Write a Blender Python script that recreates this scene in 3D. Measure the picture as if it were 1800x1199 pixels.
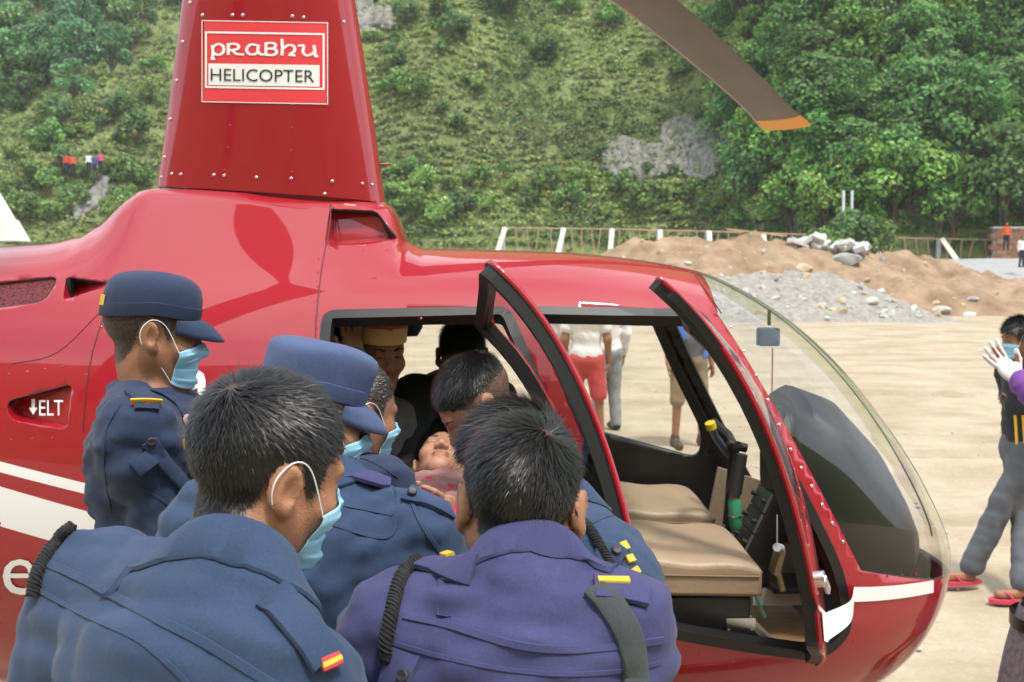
import bpy, bmesh, math, random
import numpy as np
from math import sin, cos, pi, radians, sqrt, atan2
from mathutils import Vector, Matrix, Quaternion
from mathutils.bvhtree import BVHTree

for o in list(bpy.data.objects):
    bpy.data.objects.remove(o, do_unlink=True)
SC = bpy.context.scene
COL = SC.collection
rng = np.random.default_rng(7)
random.seed(7)

# ------------------------------------------------------------------ camera, sky, sun, exposure
PITCH = radians(4.35); CZ = 1.85; FP = 1700.0
cam_data = bpy.data.cameras.new('camera')
cam = bpy.data.objects.new('camera', cam_data); COL.objects.link(cam)
cam.location = (0, 0, CZ); cam.rotation_euler = (pi/2 - PITCH, 0, 0)
cam_data.sensor_width = 36.0; cam_data.lens = 34.0
cam_data.clip_start = 0.05; cam_data.clip_end = 2000
cam_data.dof.use_dof = True; cam_data.dof.focus_distance = 1.75; cam_data.dof.aperture_fstop = 9.0
SC.camera = cam
SC.view_settings.view_transform = 'Standard'; SC.view_settings.look = 'None'
SC.view_settings.gamma = 1.0; SC.view_settings.use_curve_mapping = False
SC.view_settings.exposure = 0.66

SUN_ELEV, SUN_AZ = radians(68), radians(146)          # azimuth clockwise from +Y
world = bpy.data.worlds.new('World'); SC.world = world; world.use_nodes = True
nt = world.node_tree; nt.nodes.clear()
w_out = nt.nodes.new('ShaderNodeOutputWorld'); w_bg = nt.nodes.new('ShaderNodeBackground')
sky = nt.nodes.new('ShaderNodeTexSky'); sky.sky_type = 'NISHITA'; sky.sun_disc = False
sky.sun_elevation = SUN_ELEV; sky.sun_rotation = SUN_AZ
sky.air_density = 1.2; sky.dust_density = 3.0; sky.ozone_density = 1.0
# broken bright cloud over the whole sky
tc = nt.nodes.new('ShaderNodeTexCoord'); nz = nt.nodes.new('ShaderNodeTexNoise')
nz.inputs['Scale'].default_value = 2.2; nz.inputs['Detail'].default_value = 6; nz.inputs['Roughness'].default_value = 0.55
cr = nt.nodes.new('ShaderNodeValToRGB')
cr.color_ramp.elements[0].position = 0.30; cr.color_ramp.elements[1].position = 0.62
mixc = nt.nodes.new('ShaderNodeMix'); mixc.data_type = 'RGBA'
mixc.inputs['B'].default_value = (10.2, 10.6, 11.2, 1)
nt.links.new(tc.outputs['Generated'], nz.inputs['Vector']); nt.links.new(nz.outputs['Fac'], cr.inputs['Fac'])
nt.links.new(cr.outputs['Color'], mixc.inputs['Factor']); nt.links.new(sky.outputs['Color'], mixc.inputs['A'])
nt.links.new(mixc.outputs['Result'], w_bg.inputs['Color']); w_bg.inputs['Strength'].default_value = 0.15
nt.links.new(w_bg.outputs['Background'], w_out.inputs['Surface'])
sun_d = bpy.data.lights.new('sun', 'SUN'); sun_d.energy = 2.7; sun_d.angle = radians(8); sun_d.color = (1.0, 0.95, 0.88)
sun = bpy.data.objects.new('sun', sun_d); COL.objects.link(sun)
to_sun = Vector((sin(SUN_AZ)*cos(SUN_ELEV), cos(SUN_AZ)*cos(SUN_ELEV), sin(SUN_ELEV)))
sun.rotation_euler = to_sun.to_track_quat('Z', 'Y').to_euler()
sun.location = to_sun*60

# ------------------------------------------------------------------ helpers
def ray(px, py):
    dx = px-900; dy = 599.5-py
    return Vector((dx, dy*sin(PITCH)+FP*cos(PITCH), dy*cos(PITCH)-FP*sin(PITCH)))
def at(px, py, Y):
    d = ray(px, py); return Vector((0, 0, CZ)) + d*(Y/d.y)
CAM = Vector((0, 0, CZ))

def tag(o, label, cat, group=None, kind=None):
    o['label'] = label
    if cat: o['category'] = cat
    if group: o['group'] = group
    if kind: o['kind'] = kind
    return o
def structure(o):
    o['kind'] = 'structure'; return o
def empty(name, loc=(0, 0, 0), rz=0):
    o = bpy.data.objects.new(name, None); COL.objects.link(o); o.location = loc; o.rotation_euler = (0, 0, rz)
    o.empty_display_size = 0.05
    return o
def link(name, me, mats=None, parent=None, smooth=True):
    o = bpy.data.objects.new(name, me); COL.objects.link(o)
    if mats is not None:
        for m in (mats if isinstance(mats, (list, tuple)) else [mats]): me.materials.append(m)
    if parent is not None: o.parent = parent
    if smooth and len(me.polygons): me.polygons.foreach_set('use_smooth', [True]*len(me.polygons))
    return o
def mesh_np(name, verts, faces):
    """fast mesh from arrays; faces (M,k)"""
    me = bpy.data.meshes.new(name); verts = np.asarray(verts, np.float32); faces = np.asarray(faces, np.int32)
    me.vertices.add(len(verts)); me.vertices.foreach_set('co', verts.ravel())
    k = faces.shape[1]; me.loops.add(faces.size); me.loops.foreach_set('vertex_index', faces.ravel())
    me.polygons.add(len(faces)); me.polygons.foreach_set('loop_start', np.arange(0, faces.size, k, dtype=np.int32))
    me.update(calc_edges=True); me.validate(); return me
def sharp(me, deg=35):
    me.set_sharp_from_angle(angle=radians(deg))
def from_bm(name, bm, mats=None, parent=None, smooth=True, deg=None):
    me = bpy.data.meshes.new(name); bm.to_mesh(me); bm.free()
    o = link(name, me, mats, parent, smooth)
    if deg: sharp(me, deg)
    return o
def attr(me, name, vals, kind='FLOAT'):
    a = me.attributes.new(name, kind, 'POINT'); a.data.foreach_set('value' if kind == 'FLOAT' else 'color', np.asarray(vals, np.float32).ravel())

class MB:
    """collects simple solids into one mesh"""
    def __init__(s): s.v = []; s.f = []
    def add(s, v, f):
        b = len(s.v); s.v += [tuple(p) for p in v]; s.f += [tuple(i+b for i in q) for q in f]; return s
    def box(s, c, size, R=None):
        c = Vector(c); hx, hy, hz = [k/2 for k in size]; R = R or Matrix.Identity(3)
        P = [c + R @ Vector((x*hx, y*hy, z*hz)) for z in (-1, 1) for y in (-1, 1) for x in (-1, 1)]
        return s.add(P, [(0, 2, 3, 1), (4, 5, 7, 6), (0, 1, 5, 4), (2, 6, 7, 3), (0, 4, 6, 2), (1, 3, 7, 5)])
    def bar(s, a, b, w, h, up=(0, 0, 1)):
        a, b = Vector(a), Vector(b); d = (b-a); L = d.length; d.normalize(); u = Vector(up)
        if abs(u.dot(d)) > .98: u = Vector((0, 1, 0))
        x = d.cross(u).normalized(); z = x.cross(d)
        return s.box((a+b)/2, (w, L, h), Matrix((x, d, z)).transposed())
    def tube(s, pts, r, n=10, cap=True):
        pts = [Vector(p) for p in pts]; m = len(pts); rs = r if isinstance(r, (list, tuple)) else [r]*m
        rings = []; prev = None
        for i, p in enumerate(pts):
            t = (pts[min(i+1, m-1)]-pts[max(i-1, 0)]).normalized()
            if prev is None:
                x = t.cross(Vector((0, 0, 1)));
                if x.length < .05: x = t.cross(Vector((0, 1, 0)))
            else: x = prev - t*prev.dot(t)
            x.normalize(); prev = x; y = t.cross(x)
            rings.append([p + (x*cos(2*pi*k/n)+y*sin(2*pi*k/n))*rs[i] for k in range(n)])
        v = [q for R in rings for q in R]; f = []
        for i in range(m-1):
            for k in range(n):
                f.append((i*n+k, i*n+(k+1) % n, (i+1)*n+(k+1) % n, (i+1)*n+k))
        if cap: f.append(tuple(range(n-1, -1, -1))); f.append(tuple((m-1)*n+k for k in range(n)))
        return s.add(v, f)
    def loft(s, rings, cap=True):
        n = len(rings[0]); v = [q for R in rings for q in R]; f = []
        for i in range(len(rings)-1):
            for k in range(n): f.append((i*n+k, i*n+(k+1) % n, (i+1)*n+(k+1) % n, (i+1)*n+k))
        if cap: f.append(tuple(range(n-1, -1, -1))); f.append(tuple((len(rings)-1)*n+k for k in range(n)))
        return s.add(v, f)
    def grid(s, P):
        n = len(P[0]); v = [q for R in P for q in R]; f = []
        for i in range(len(P)-1):
            for k in range(n-1): f.append((i*n+k, i*n+k+1, (i+1)*n+k+1, (i+1)*n+k))
        return s.add(v, f)
    def prism(s, poly, d):
        """poly: list of 3d points (planar), d: extrusion vector"""
        n = len(poly); d = Vector(d); A = [Vector(p) for p in poly]; B = [p+d for p in A]
        return s.add(A+B, [tuple(range(n-1, -1, -1)), tuple(range(n, 2*n))] + [(i, (i+1) % n, n+(i+1) % n, n+i) for i in range(n)])
    def build(s, name, mat, parent=None, smooth=False, deg=40, bevel=0, fix=True):
        me = bpy.data.meshes.new(name); me.from_pydata([tuple(p) for p in s.v], [], s.f)
        if fix:
            bm = bmesh.new(); bm.from_mesh(me); bmesh.ops.recalc_face_normals(bm, faces=bm.faces)
            if bevel: bmesh.ops.bevel(bm, geom=[e for e in bm.edges if e.calc_face_angle(0) > .5], offset=bevel, segments=2, profile=.7, affect='EDGES', clamp_overlap=True)
            bm.to_mesh(me); bm.free()
        o = link(name, me, mat, parent, smooth)
        if smooth: sharp(me, deg)
        return o

def catmull(P, n):
    """smooth curve through points P (list of vectors/tuples) with n samples per span"""
    P = [np.array(p, float) for p in P]; out = []
    for i in range(len(P)-1):
        p0 = P[i-1] if i else 2*P[0]-P[1]; p1, p2 = P[i], P[i+1]; p3 = P[i+2] if i+2 < len(P) else 2*P[-1]-P[-2]
        for k in range(n):
            t = k/n; out.append(.5*((2*p1)+(-p0+p2)*t+(2*p0-5*p1+4*p2-p3)*t*t+(-p0+3*p1-3*p2+p3)*t**3))
    out.append(P[-1]); return out
def round_poly(pts, r, n=4):
    out = []; N = len(pts); P = [np.array(p, float) for p in pts]
    rr = r if isinstance(r, (list, tuple)) else [r]*N
    for i in range(N):
        p, a, b = P[i], P[i-1], P[(i+1) % N]
        if rr[i] <= 0: out.append(tuple(p)); continue
        da, db = (a-p), (b-p); la, lb = np.linalg.norm(da), np.linalg.norm(db)
        k = min(rr[i], la*.45, lb*.45); s, e = p+da/la*k, p+db/lb*k
        for j in range(n+1):
            t = j/n; out.append(tuple((1-t)**2*s+2*t*(1-t)*p+t*t*e))
    return out
def in_poly(x, y, poly):
    c = False; j = len(poly)-1
    for i in range(len(poly)):
        xi, yi = poly[i]; xj, yj = poly[j]
        if (yi > y) != (yj > y) and x < (xj-xi)*(y-yi)/(yj-yi)+xi: c = not c
        j = i
    return c
def inset_poly(poly, d):
    """shrink polygon (any orientation) by d"""
    P = [np.array(p, float) for p in poly]; N = len(P)
    A = sum(P[i][0]*P[(i+1) % N][1]-P[(i+1) % N][0]*P[i][1] for i in range(N)); sg = 1 if A > 0 else -1
    out = []
    for i in range(N):
        e1 = P[i]-P[i-1]; e2 = P[(i+1) % N]-P[i]
        n1 = np.array([-e1[1], e1[0]])/np.linalg.norm(e1)*sg; n2 = np.array([-e2[1], e2[0]])/np.linalg.norm(e2)*sg
        n = n1+n2; n = n/(np.linalg.norm(n)**2)*2; out.append(tuple(P[i]+n*d))
    return out

# ------------------------------------------------------------------ materials
MATS = {}
def mat(name, col=(.5, .5, .5), rough=.6, metal=0, spec=.5, coat=0, var=0, vscale=8, bump=0, bscale=60, bdetail=4, stretch=None, sheen=0, sss=0, col2=None, coords='Object'):
    if name in MATS: return MATS[name]
    m = bpy.data.materials.new(name); m.use_nodes = True; N = m.node_tree.nodes; Lk = m.node_tree.links
    b = N['Principled BSDF']; b.inputs['Base Color'].default_value = (*col, 1); b.inputs['Roughness'].default_value = rough
    b.inputs['Metallic'].default_value = metal; b.inputs['Specular IOR Level'].default_value = spec
    if coat: b.inputs['Coat Weight'].default_value = coat; b.inputs['Coat Roughness'].default_value = .03
    if sheen: b.inputs['Sheen Weight'].default_value = sheen; b.inputs['Sheen Roughness'].default_value = .5
    if sss:
        b.inputs['Subsurface Weight'].default_value = sss; b.inputs['Subsurface Radius'].default_value = (.012, .005, .003); b.inputs['Subsurface Scale'].default_value = .6
    t = N.new('ShaderNodeTexCoord'); vec = t.outputs[coords]
    if stretch:
        mp = N.new('ShaderNodeMapping'); mp.inputs['Scale'].default_value = stretch; Lk.new(vec, mp.inputs['Vector']); vec = mp.outputs['Vector']
    if var or col2:
        n = N.new('ShaderNodeTexNoise'); n.inputs['Scale'].default_value = vscale; n.inputs['Detail'].default_value = 6; n.inputs['Roughness'].default_value = .6
        Lk.new(vec, n.inputs['Vector'])
        r = N.new('ShaderNodeValToRGB'); r.color_ramp.elements[0].position = .3; r.color_ramp.elements[1].position = .7
        c2 = col2 if col2 else tuple(min(1, c*(1+var)) for c in col); c1 = col if col2 else tuple(c*(1-var) for c in col)
        r.color_ramp.elements[0].color = (*c1, 1); r.color_ramp.elements[1].color = (*c2, 1)
        Lk.new(n.outputs['Fac'], r.inputs['Fac']); Lk.new(r.outputs['Color'], b.inputs['Base Color'])
    if bump:
        n2 = N.new('ShaderNodeTexNoise'); n2.inputs['Scale'].default_value = bscale; n2.inputs['Detail'].default_value = bdetail
        Lk.new(vec, n2.inputs['Vector']); bp = N.new('ShaderNodeBump'); bp.inputs['Strength'].default_value = bump; bp.inputs['Distance'].default_value = .01
        Lk.new(n2.outputs['Fac'], bp.inputs['Height']); Lk.new(bp.outputs['Normal'], b.inputs['Normal'])
    MATS[name] = m; return m
def plexi(name, tint=(.93, .95, .93), refl=1.5, rough=.01):
    if name in MATS: return MATS[name]
    m = bpy.data.materials.new(name); m.use_nodes = True; N = m.node_tree.nodes; Lk = m.node_tree.links; N.clear()
    out = N.new('ShaderNodeOutputMaterial'); mx = N.new('ShaderNodeMixShader'); tr = N.new('ShaderNodeBsdfTransparent'); gl = N.new('ShaderNodeBsdfGlossy'); fr = N.new('ShaderNodeFresnel')
    tr.inputs['Color'].default_value = (*tint, 1); gl.inputs['Roughness'].default_value = rough; gl.inputs['Color'].default_value = (1, 1, 1, 1); fr.inputs['IOR'].default_value = refl
    ge = N.new('ShaderNodeNewGeometry'); mr = N.new('ShaderNodeMapRange'); mr.inputs['To Min'].default_value = refl; mr.inputs['To Max'].default_value = 1/refl   # thin sheet: same reflectance from both sides
    Lk.new(ge.outputs['Backfacing'], mr.inputs['Value']); Lk.new(mr.outputs['Result'], fr.inputs['IOR'])
    Lk.new(fr.outputs['Fac'], mx.inputs['Fac']); Lk.new(tr.outputs['BSDF'], mx.inputs[1]); Lk.new(gl.outputs['BSDF'], mx.inputs[2]); Lk.new(mx.outputs['Shader'], out.inputs['Surface'])
    MATS[name] = m; return m
def leafmat(name, trans=.35):
    """foliage coloured by the per-leaf 'tint' attribute"""
    if name in MATS: return MATS[name]
    m = bpy.data.materials.new(name); m.use_nodes = True; N = m.node_tree.nodes; Lk = m.node_tree.links; N.clear()
    out = N.new('ShaderNodeOutputMaterial'); mx = N.new('ShaderNodeMixShader'); di = N.new('ShaderNodeBsdfPrincipled'); tl = N.new('ShaderNodeBsdfTranslucent')
    di.inputs['Roughness'].default_value = .55; di.inputs['Specular IOR Level'].default_value = .3
    a = N.new('ShaderNodeAttribute'); a.attribute_name = 'tint'; oi = N.new('ShaderNodeObjectInfo')
    hs = N.new('ShaderNodeHueSaturation'); mr = N.new('ShaderNodeMapRange'); mr.inputs['To Min'].default_value = .75; mr.inputs['To Max'].default_value = 1.25
    mh = N.new('ShaderNodeMapRange'); mh.inputs['To Min'].default_value = .485; mh.inputs['To Max'].default_value = .515
    Lk.new(oi.outputs['Random'], mr.inputs['Value']); Lk.new(mr.outputs['Result'], hs.inputs['Value']); Lk.new(oi.outputs['Random'], mh.inputs['Value']); Lk.new(mh.outputs['Result'], hs.inputs['Hue'])
    Lk.new(a.outputs['Color'], hs.inputs['Color']); Lk.new(hs.outputs['Color'], di.inputs['Base Color']); Lk.new(hs.outputs['Color'], tl.inputs['Color'])
    mx.inputs['Fac'].default_value = trans; Lk.new(di.outputs['BSDF'], mx.inputs[1]); Lk.new(tl.outputs['BSDF'], mx.inputs[2]); Lk.new(mx.outputs['Shader'], out.inputs['Surface'])
    MATS[name] = m; return m
# ================================================================== the valley: ground, slopes, piles
def vnoise(x, y, seed, scale, oct=4):
    """smooth value noise on arrays"""
    tot = 0; amp = 1; rgn = np.random.default_rng(seed); x = np.asarray(x, float); y = np.asarray(y, float)
    for o in range(oct):
        T = rgn.random((64, 64)); fx, fy = x/scale, y/scale; ix, iy = np.floor(fx).astype(int), np.floor(fy).astype(int); tx, ty = fx-ix, fy-iy
        tx = tx*tx*(3-2*tx); ty = ty*ty*(3-2*ty); g = lambda a, b: T[a % 64, b % 64]
        tot = tot+amp*((g(ix, iy)*(1-tx)+g(ix+1, iy)*tx)*(1-ty)+(g(ix, iy+1)*(1-tx)+g(ix+1, iy+1)*tx)*ty-.5); amp *= .5; scale *= .5
    return tot
def sstep(x, a, b): t = np.clip((x-a)/(b-a), 0, 1); return t*t*(3-2*t)
def hill_z(x, y):
    x = np.asarray(x, float); y = np.asarray(y, float)
    y0 = 66-9*sstep(x, 13, 20)-3*sstep(-x, 10, 40)+3*vnoise(x, y*.2, 5, 22, 3)
    sl = 1.25-.55*sstep(-x, 8, 30)+.25*sstep(x, 12, 22)
    d = np.maximum(y-y0, 0); z = sl*d*(1-.10*sstep(d, 50, 140)) + (vnoise(x, y, 3, 14, 4)*3.2+vnoise(x, y, 9, 4, 2)*.9)*sstep(d, 1, 14)
    lt = sstep(-x, 12, 26); z = z-lt*1.1*np.sin(d*.9)*sstep(d, 3, 9)*.6
    return np.where(y > y0, 1.2*sstep(d, 0, 3)+z, 0)-.35
def hit_hill(px, py):
    d = ray(px, py); d = d/d.y; y = np.arange(54, 190, .25); zz = CZ+d.z*y; h = hill_z(d.x*y, y); k = np.nonzero(h >= zz)[0]
    if not len(k): return None
    yy = y[k[0]]; return Vector((d.x*yy, yy, float(h[k[0]])))
def hmesh(name, xs, ys, f, mt, kind='structure'):
    X, Y = np.meshgrid(xs, ys, indexing='ij'); Z = f(X, Y); n, m = X.shape; idx = np.arange(n*m).reshape(n, m)
    F = np.stack([idx[:-1, :-1], idx[1:, :-1], idx[1:, 1:], idx[:-1, 1:]], -1).reshape(-1, 4); o = link(name, mesh_np(name, np.stack([X, Y, Z], -1).reshape(-1, 3), F), mt); 
    if kind: o['kind'] = kind
    return o
def dirt_mat():
    m = mat('packed_dirt', (.44, .345, .23), .95, spec=.15); N = m.node_tree.nodes; Lk = m.node_tree.links; b = N['Principled BSDF']; t = N.new('ShaderNodeTexCoord')
    n1 = N.new('ShaderNodeTexNoise'); n1.inputs['Scale'].default_value = .8; n1.inputs['Detail'].default_value = 12; n1.inputs['Roughness'].default_value = .82; Lk.new(t.outputs['Object'], n1.inputs['Vector'])
    r = N.new('ShaderNodeValToRGB'); r.color_ramp.elements[0].position = .28; r.color_ramp.elements[1].position = .72; r.color_ramp.elements[0].color = (.27, .22, .155, 1); r.color_ramp.elements[1].color = (.48, .41, .31, 1); Lk.new(n1.outputs['Fac'], r.inputs['Fac'])
    mp = N.new('ShaderNodeMapping'); mp.inputs['Scale'].default_value = (.25, .55, 1); mp.inputs['Rotation'].default_value = (0, 0, radians(4)); Lk.new(t.outputs['Object'], mp.inputs['Vector'])
    n2 = N.new('ShaderNodeTexNoise'); n2.inputs['Scale'].default_value = 2.0; n2.inputs['Detail'].default_value = 6; Lk.new(mp.outputs['Vector'], n2.inputs['Vector'])      # wheel tracks
    r2 = N.new('ShaderNodeValToRGB'); r2.color_ramp.elements[0].position = .40; r2.color_ramp.elements[1].position = .52; r2.color_ramp.elements[0].color = (.86, .84, .81, 1); r2.color_ramp.elements[1].color = (1, 1, 1, 1); Lk.new(n2.outputs['Fac'], r2.inputs['Fac'])
    v = N.new('ShaderNodeTexVoronoi'); v.inputs['Scale'].default_value = 14; Lk.new(t.outputs['Object'], v.inputs['Vector']); r3 = N.new('ShaderNodeValToRGB'); r3.color_ramp.elements[0].position = .05; r3.color_ramp.elements[1].position = .16; r3.color_ramp.elements[0].color = (1.35, 1.3, 1.25, 1); r3.color_ramp.elements[1].color = (1, 1, 1, 1); Lk.new(v.outputs['Distance'], r3.inputs['Fac'])
    m1 = N.new('ShaderNodeMix'); m1.data_type = 'RGBA'; m1.blend_type = 'MULTIPLY'; m1.inputs['Factor'].default_value = 1; Lk.new(r.outputs['Color'], m1.inputs['A']); Lk.new(r2.outputs['Color'], m1.inputs['B'])
    m2 = N.new('ShaderNodeMix'); m2.data_type = 'RGBA'; m2.blend_type = 'MULTIPLY'; m2.inputs['Factor'].default_value = .6; Lk.new(m1.outputs['Result'], m2.inputs['A']); Lk.new(r3.outputs['Color'], m2.inputs['B']); Lk.new(m2.outputs['Result'], b.inputs['Base Color'])
    n3 = N.new('ShaderNodeTexNoise'); n3.inputs['Scale'].default_value = 22; n3.inputs['Detail'].default_value = 8; Lk.new(t.outputs['Object'], n3.inputs['Vector']); bp = N.new('ShaderNodeBump'); bp.inputs['Strength'].default_value = .6; bp.inputs['Distance'].default_value = .03; Lk.new(n3.outputs['Fac'], bp.inputs['Height']); Lk.new(bp.outputs['Normal'], b.inputs['Normal'])
    return m
DIRT = dirt_mat()
gx = np.concatenate([np.linspace(-400, -14, 30), np.linspace(-13, 13, 105), np.linspace(14, 400, 30)]); gy = np.concatenate([np.linspace(-400, -6, 25), np.linspace(-5, 40, 380), np.linspace(42, 400, 30)])
def RUT(X, Y):
    d = 0
    for (y0, k, w, c) in ((8.6, .05, .16, .8), (10.1, .05, .16, .8), (13.5, -.09, .2, 1.1), (15.2, -.09, .2, 1.1), (19.5, .12, .22, .6), (21.2, .12, .22, .6), (6.6, -.16, .14, .5), (27, -.05, .3, .7), (29, -.05, .3, .7)):
        q = (Y-(y0+k*X+c*np.sin(X*.22+y0)))/w; d = d+.045*np.exp(-q*q)-.028*np.exp(-(np.abs(q)-1.7)**2*2)
    return d
ground = hmesh('ground', gx, gy, lambda X, Y: .05*vnoise(X, Y, 21, 5, 3)*sstep(Y, 4.5, 9)+.012*vnoise(X*.25, Y*2.2, 23, 1.0, 3)*sstep(Y, 3, 6)-.012-RUT(X, Y), DIRT)
def slope_mat():
    m = mat('grassy_slope', (.10, .12, .05), .95, spec=.1); N = m.node_tree.nodes; Lk = m.node_tree.links; b = N['Principled BSDF']; t = N.new('ShaderNodeTexCoord')
    n1 = N.new('ShaderNodeTexNoise'); n1.inputs['Scale'].default_value = .16; n1.inputs['Detail'].default_value = 12; n1.inputs['Roughness'].default_value = .72; Lk.new(t.outputs['Object'], n1.inputs['Vector'])
    r = N.new('ShaderNodeValToRGB'); e = r.color_ramp.elements; e[0].position = .30; e[0].color = (.08, .10, .04, 1); e[1].position = .72; e[1].color = (.24, .28, .11, 1); q = e.new(.50); q.color = (.17, .205, .08, 1); q = e.new(.80); q.color = (.19, .17, .12, 1); Lk.new(n1.outputs['Fac'], r.inputs['Fac']); Lk.new(r.outputs['Color'], b.inputs['Base Color'])
    n3 = N.new('ShaderNodeTexNoise'); n3.inputs['Scale'].default_value = 1.6; n3.inputs['Detail'].default_value = 8; Lk.new(t.outputs['Object'], n3.inputs['Vector']); bp = N.new('ShaderNodeBump'); bp.inputs['Strength'].default_value = 1; bp.inputs['Distance'].default_value = .5; Lk.new(n3.outputs['Fac'], bp.inputs['Height']); Lk.new(bp.outputs['Normal'], b.inputs['Normal']); return m
SLOPE = slope_mat()
hill = hmesh('hillside', np.concatenate([np.linspace(-260, -62, 40), np.linspace(-60, 60, 150), np.linspace(62, 260, 40)]), np.concatenate([np.linspace(52, 105, 90), np.linspace(106, 220, 40)]), hill_z, SLOPE)
hmesh('opposite_hillside', np.linspace(-300, 300, 60), np.linspace(-260, -46, 40), lambda X, Y: np.maximum((-Y-50)*1.05, 0)+vnoise(X, Y, 31, 30, 4)*9*sstep(-Y, 50, 75)-.4, SLOPE)

# ---- foliage builders
LEAF = leafmat('leaf'); BARK = mat('bark', (.11, .085, .06), .95, var=.3, vscale=12, bump=.5, bscale=30)
def leaves(C, rad, n_per, size, tint, rg, up=.35, flat=.8, jit=.25, tint_var=.22):
    """leaf cards on the outside of clumps centred at C (N,3) with radii rad (N); returns verts, faces, colours"""
    N = len(C); k = N*n_per; ci = np.repeat(np.arange(N), n_per); d = rg.normal(0, 1, (k, 3)); d[:, 2] += up; d /= np.linalg.norm(d, axis=1)[:, None]
    P = C[ci]+d*(rad[ci]*(.55+.5*rg.random(k)**.6))[:, None]*np.array([1, 1, flat])
    nn = d+rg.normal(0, .55, (k, 3)); nn[:, 2] += .3; nn /= np.linalg.norm(nn, axis=1)[:, None]; a = np.cross(nn, rg.normal(0, 1, (k, 3))); a /= np.linalg.norm(a, axis=1)[:, None]+1e-9; b = np.cross(nn, a)
    s = (size*(.6+.8*rg.random(k)))[:, None] if np.isscalar(size) else (size[ci]*(.6+.8*rg.random(k)))[:, None]
    v = np.stack([P-a*s*.5, P+b*s*.32-a*s*.05, P+a*s*.5, P-b*s*.32+a*s*.05], 1).reshape(-1, 3); f = np.arange(k*4).reshape(-1, 4)
    tb = tint[ci] if np.ndim(tint) == 2 else np.tile(np.array(tint), (k, 1)); tb = tb*(1+rg.normal(0, tint_var, (k, 1)))*(1+rg.normal(0, .06, (k, 3))); tb = np.clip(tb, .008, .5)
    col = np.concatenate([np.repeat(tb, 4, 0), np.ones((k*4, 1))], 1); return v, f, col
def leaf_obj(name, v, f, col, par=None):
    me = mesh_np(name, v, f); attr(me, 'tint', col, 'FLOAT_COLOR'); return link(name, me, LEAF, par, False)
def tree_proto(seed, H, R, tint, nc=15, n_per=120, leaf=.30):
    rg = np.random.default_rng(seed); t = np.linspace(0, 1, 7); bend = rg.normal(0, .25, 2)
    mb = MB(); trunk = [Vector((bend[0]*q*q, bend[1]*q*q, H*.62*q-.6)) for q in t]; mb.tube(trunk, [.20*(1-.7*q)*H/7 for q in t], 8)
    C = []
    for i in range(nc):
        a = rg.uniform(0, 2*pi); zz = rg.uniform(-.45, .95); rr = R*sqrt(max(.05, 1-abs(zz)**1.8))*rg.uniform(.45, .85); c = np.array([rr*cos(a), rr*sin(a), H*.62+zz*H*.34]); C.append(c)
        s = trunk[rg.integers(3, 6)]; mb.tube([s, s.lerp(Vector(c), .5)+Vector((0, 0, .15)), Vector(c)], [.05*H/7, .035*H/7, .012], 5)
    C = np.array(C); rad = R*rg.uniform(.30, .52, nc); tv = np.array(tint)*2.5*rg.uniform(.65, 1.35, (nc, 1))
    v, f, col = leaves(C, rad, n_per, leaf, tv, rg)
    return mb, (v, f, col)
def make_tree(name, protos, i, loc, rz, sc, label, cat, group):
    tm, cm = protos[i]; o = empty(name, loc, rz); o.scale = (sc, sc, sc*random.uniform(.9, 1.15)); tag(o, label, cat, group)
    a = bpy.data.objects.new('trunk', tm); b = bpy.data.objects.new('crown', cm)
    for q in (a, b): COL.objects.link(q); q.parent = o
    return o
def protos_for(specs):
    out = []
    for sp in specs:
        mb, (v, f, col) = tree_proto(*sp); a = mb.build('trunk', BARK, None, True); b = leaf_obj('crown', v, f, col); out.append((a.data, b.data)); bpy.data.objects.remove(a); bpy.data.objects.remove(b)
    return out
PR = protos_for([(1, 7, 2.6, (.060, .115, .024), 17, 125, .34), (2, 8, 2.3, (.045, .095, .022), 16, 130, .32), (3, 6, 2.4, (.085, .145, .030), 15, 125, .34), (4, 7.5, 2.8, (.052, .10, .030), 18, 120, .36), (5, 5, 2.0, (.10, .16, .035), 13, 120, .32), (6, 9, 2.5, (.038, .085, .022), 18, 125, .32)])
PL = protos_for([(11, 7, 2.6, (.055, .105, .045), 16, 120, .36), (12, 8, 2.4, (.045, .09, .042), 16, 120, .36), (13, 6, 2.2, (.075, .13, .045), 14, 120, .36)])
def wood(poly, step, protos, label, group, smin, smax, sink=1.2):
    xs = [p[0] for p in poly]; ys = [p[1] for p in poly]; y = min(ys); row = 0
    while y < max(ys):
        x = min(xs)+(row % 2)*step*.5
        while x < max(xs):
            px, py = x+random.uniform(-.4, .4)*step, y+random.uniform(-.4, .4)*step
            if in_poly(px, py, poly):
                h = hit_hill(px, py)
                if h is not None: 
                    i = random.randrange(len(protos)); kind = KIND[group][i]; sp = [b for a, b in SPOT[group] if in_poly(px, py, a)]; make_tree('broadleaf_tree', protos, i, h-Vector((0, 0, sink)), random.uniform(0, 6.28), random.uniform(smin, smax), kind+' '+(sp[0] if sp else label), 'tree', group)
            x += step
        y += step*.8; row += 1
W1, W2 = 'trees of the steep wood', 'trees above the terraces'
def bx_(a, b, c, d): return [(a, b), (c, b), (c, d), (a, d)]
KIND = {W1: ['mid-green rounded tree', 'dark green narrow tree', 'yellowish green bushy tree', 'broad mid-green tree', 'low bright green tree', 'tall dark green tree'], W2: ['bluish green rounded tree', 'tall bluish green tree', 'paler green bushy tree']}
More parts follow.
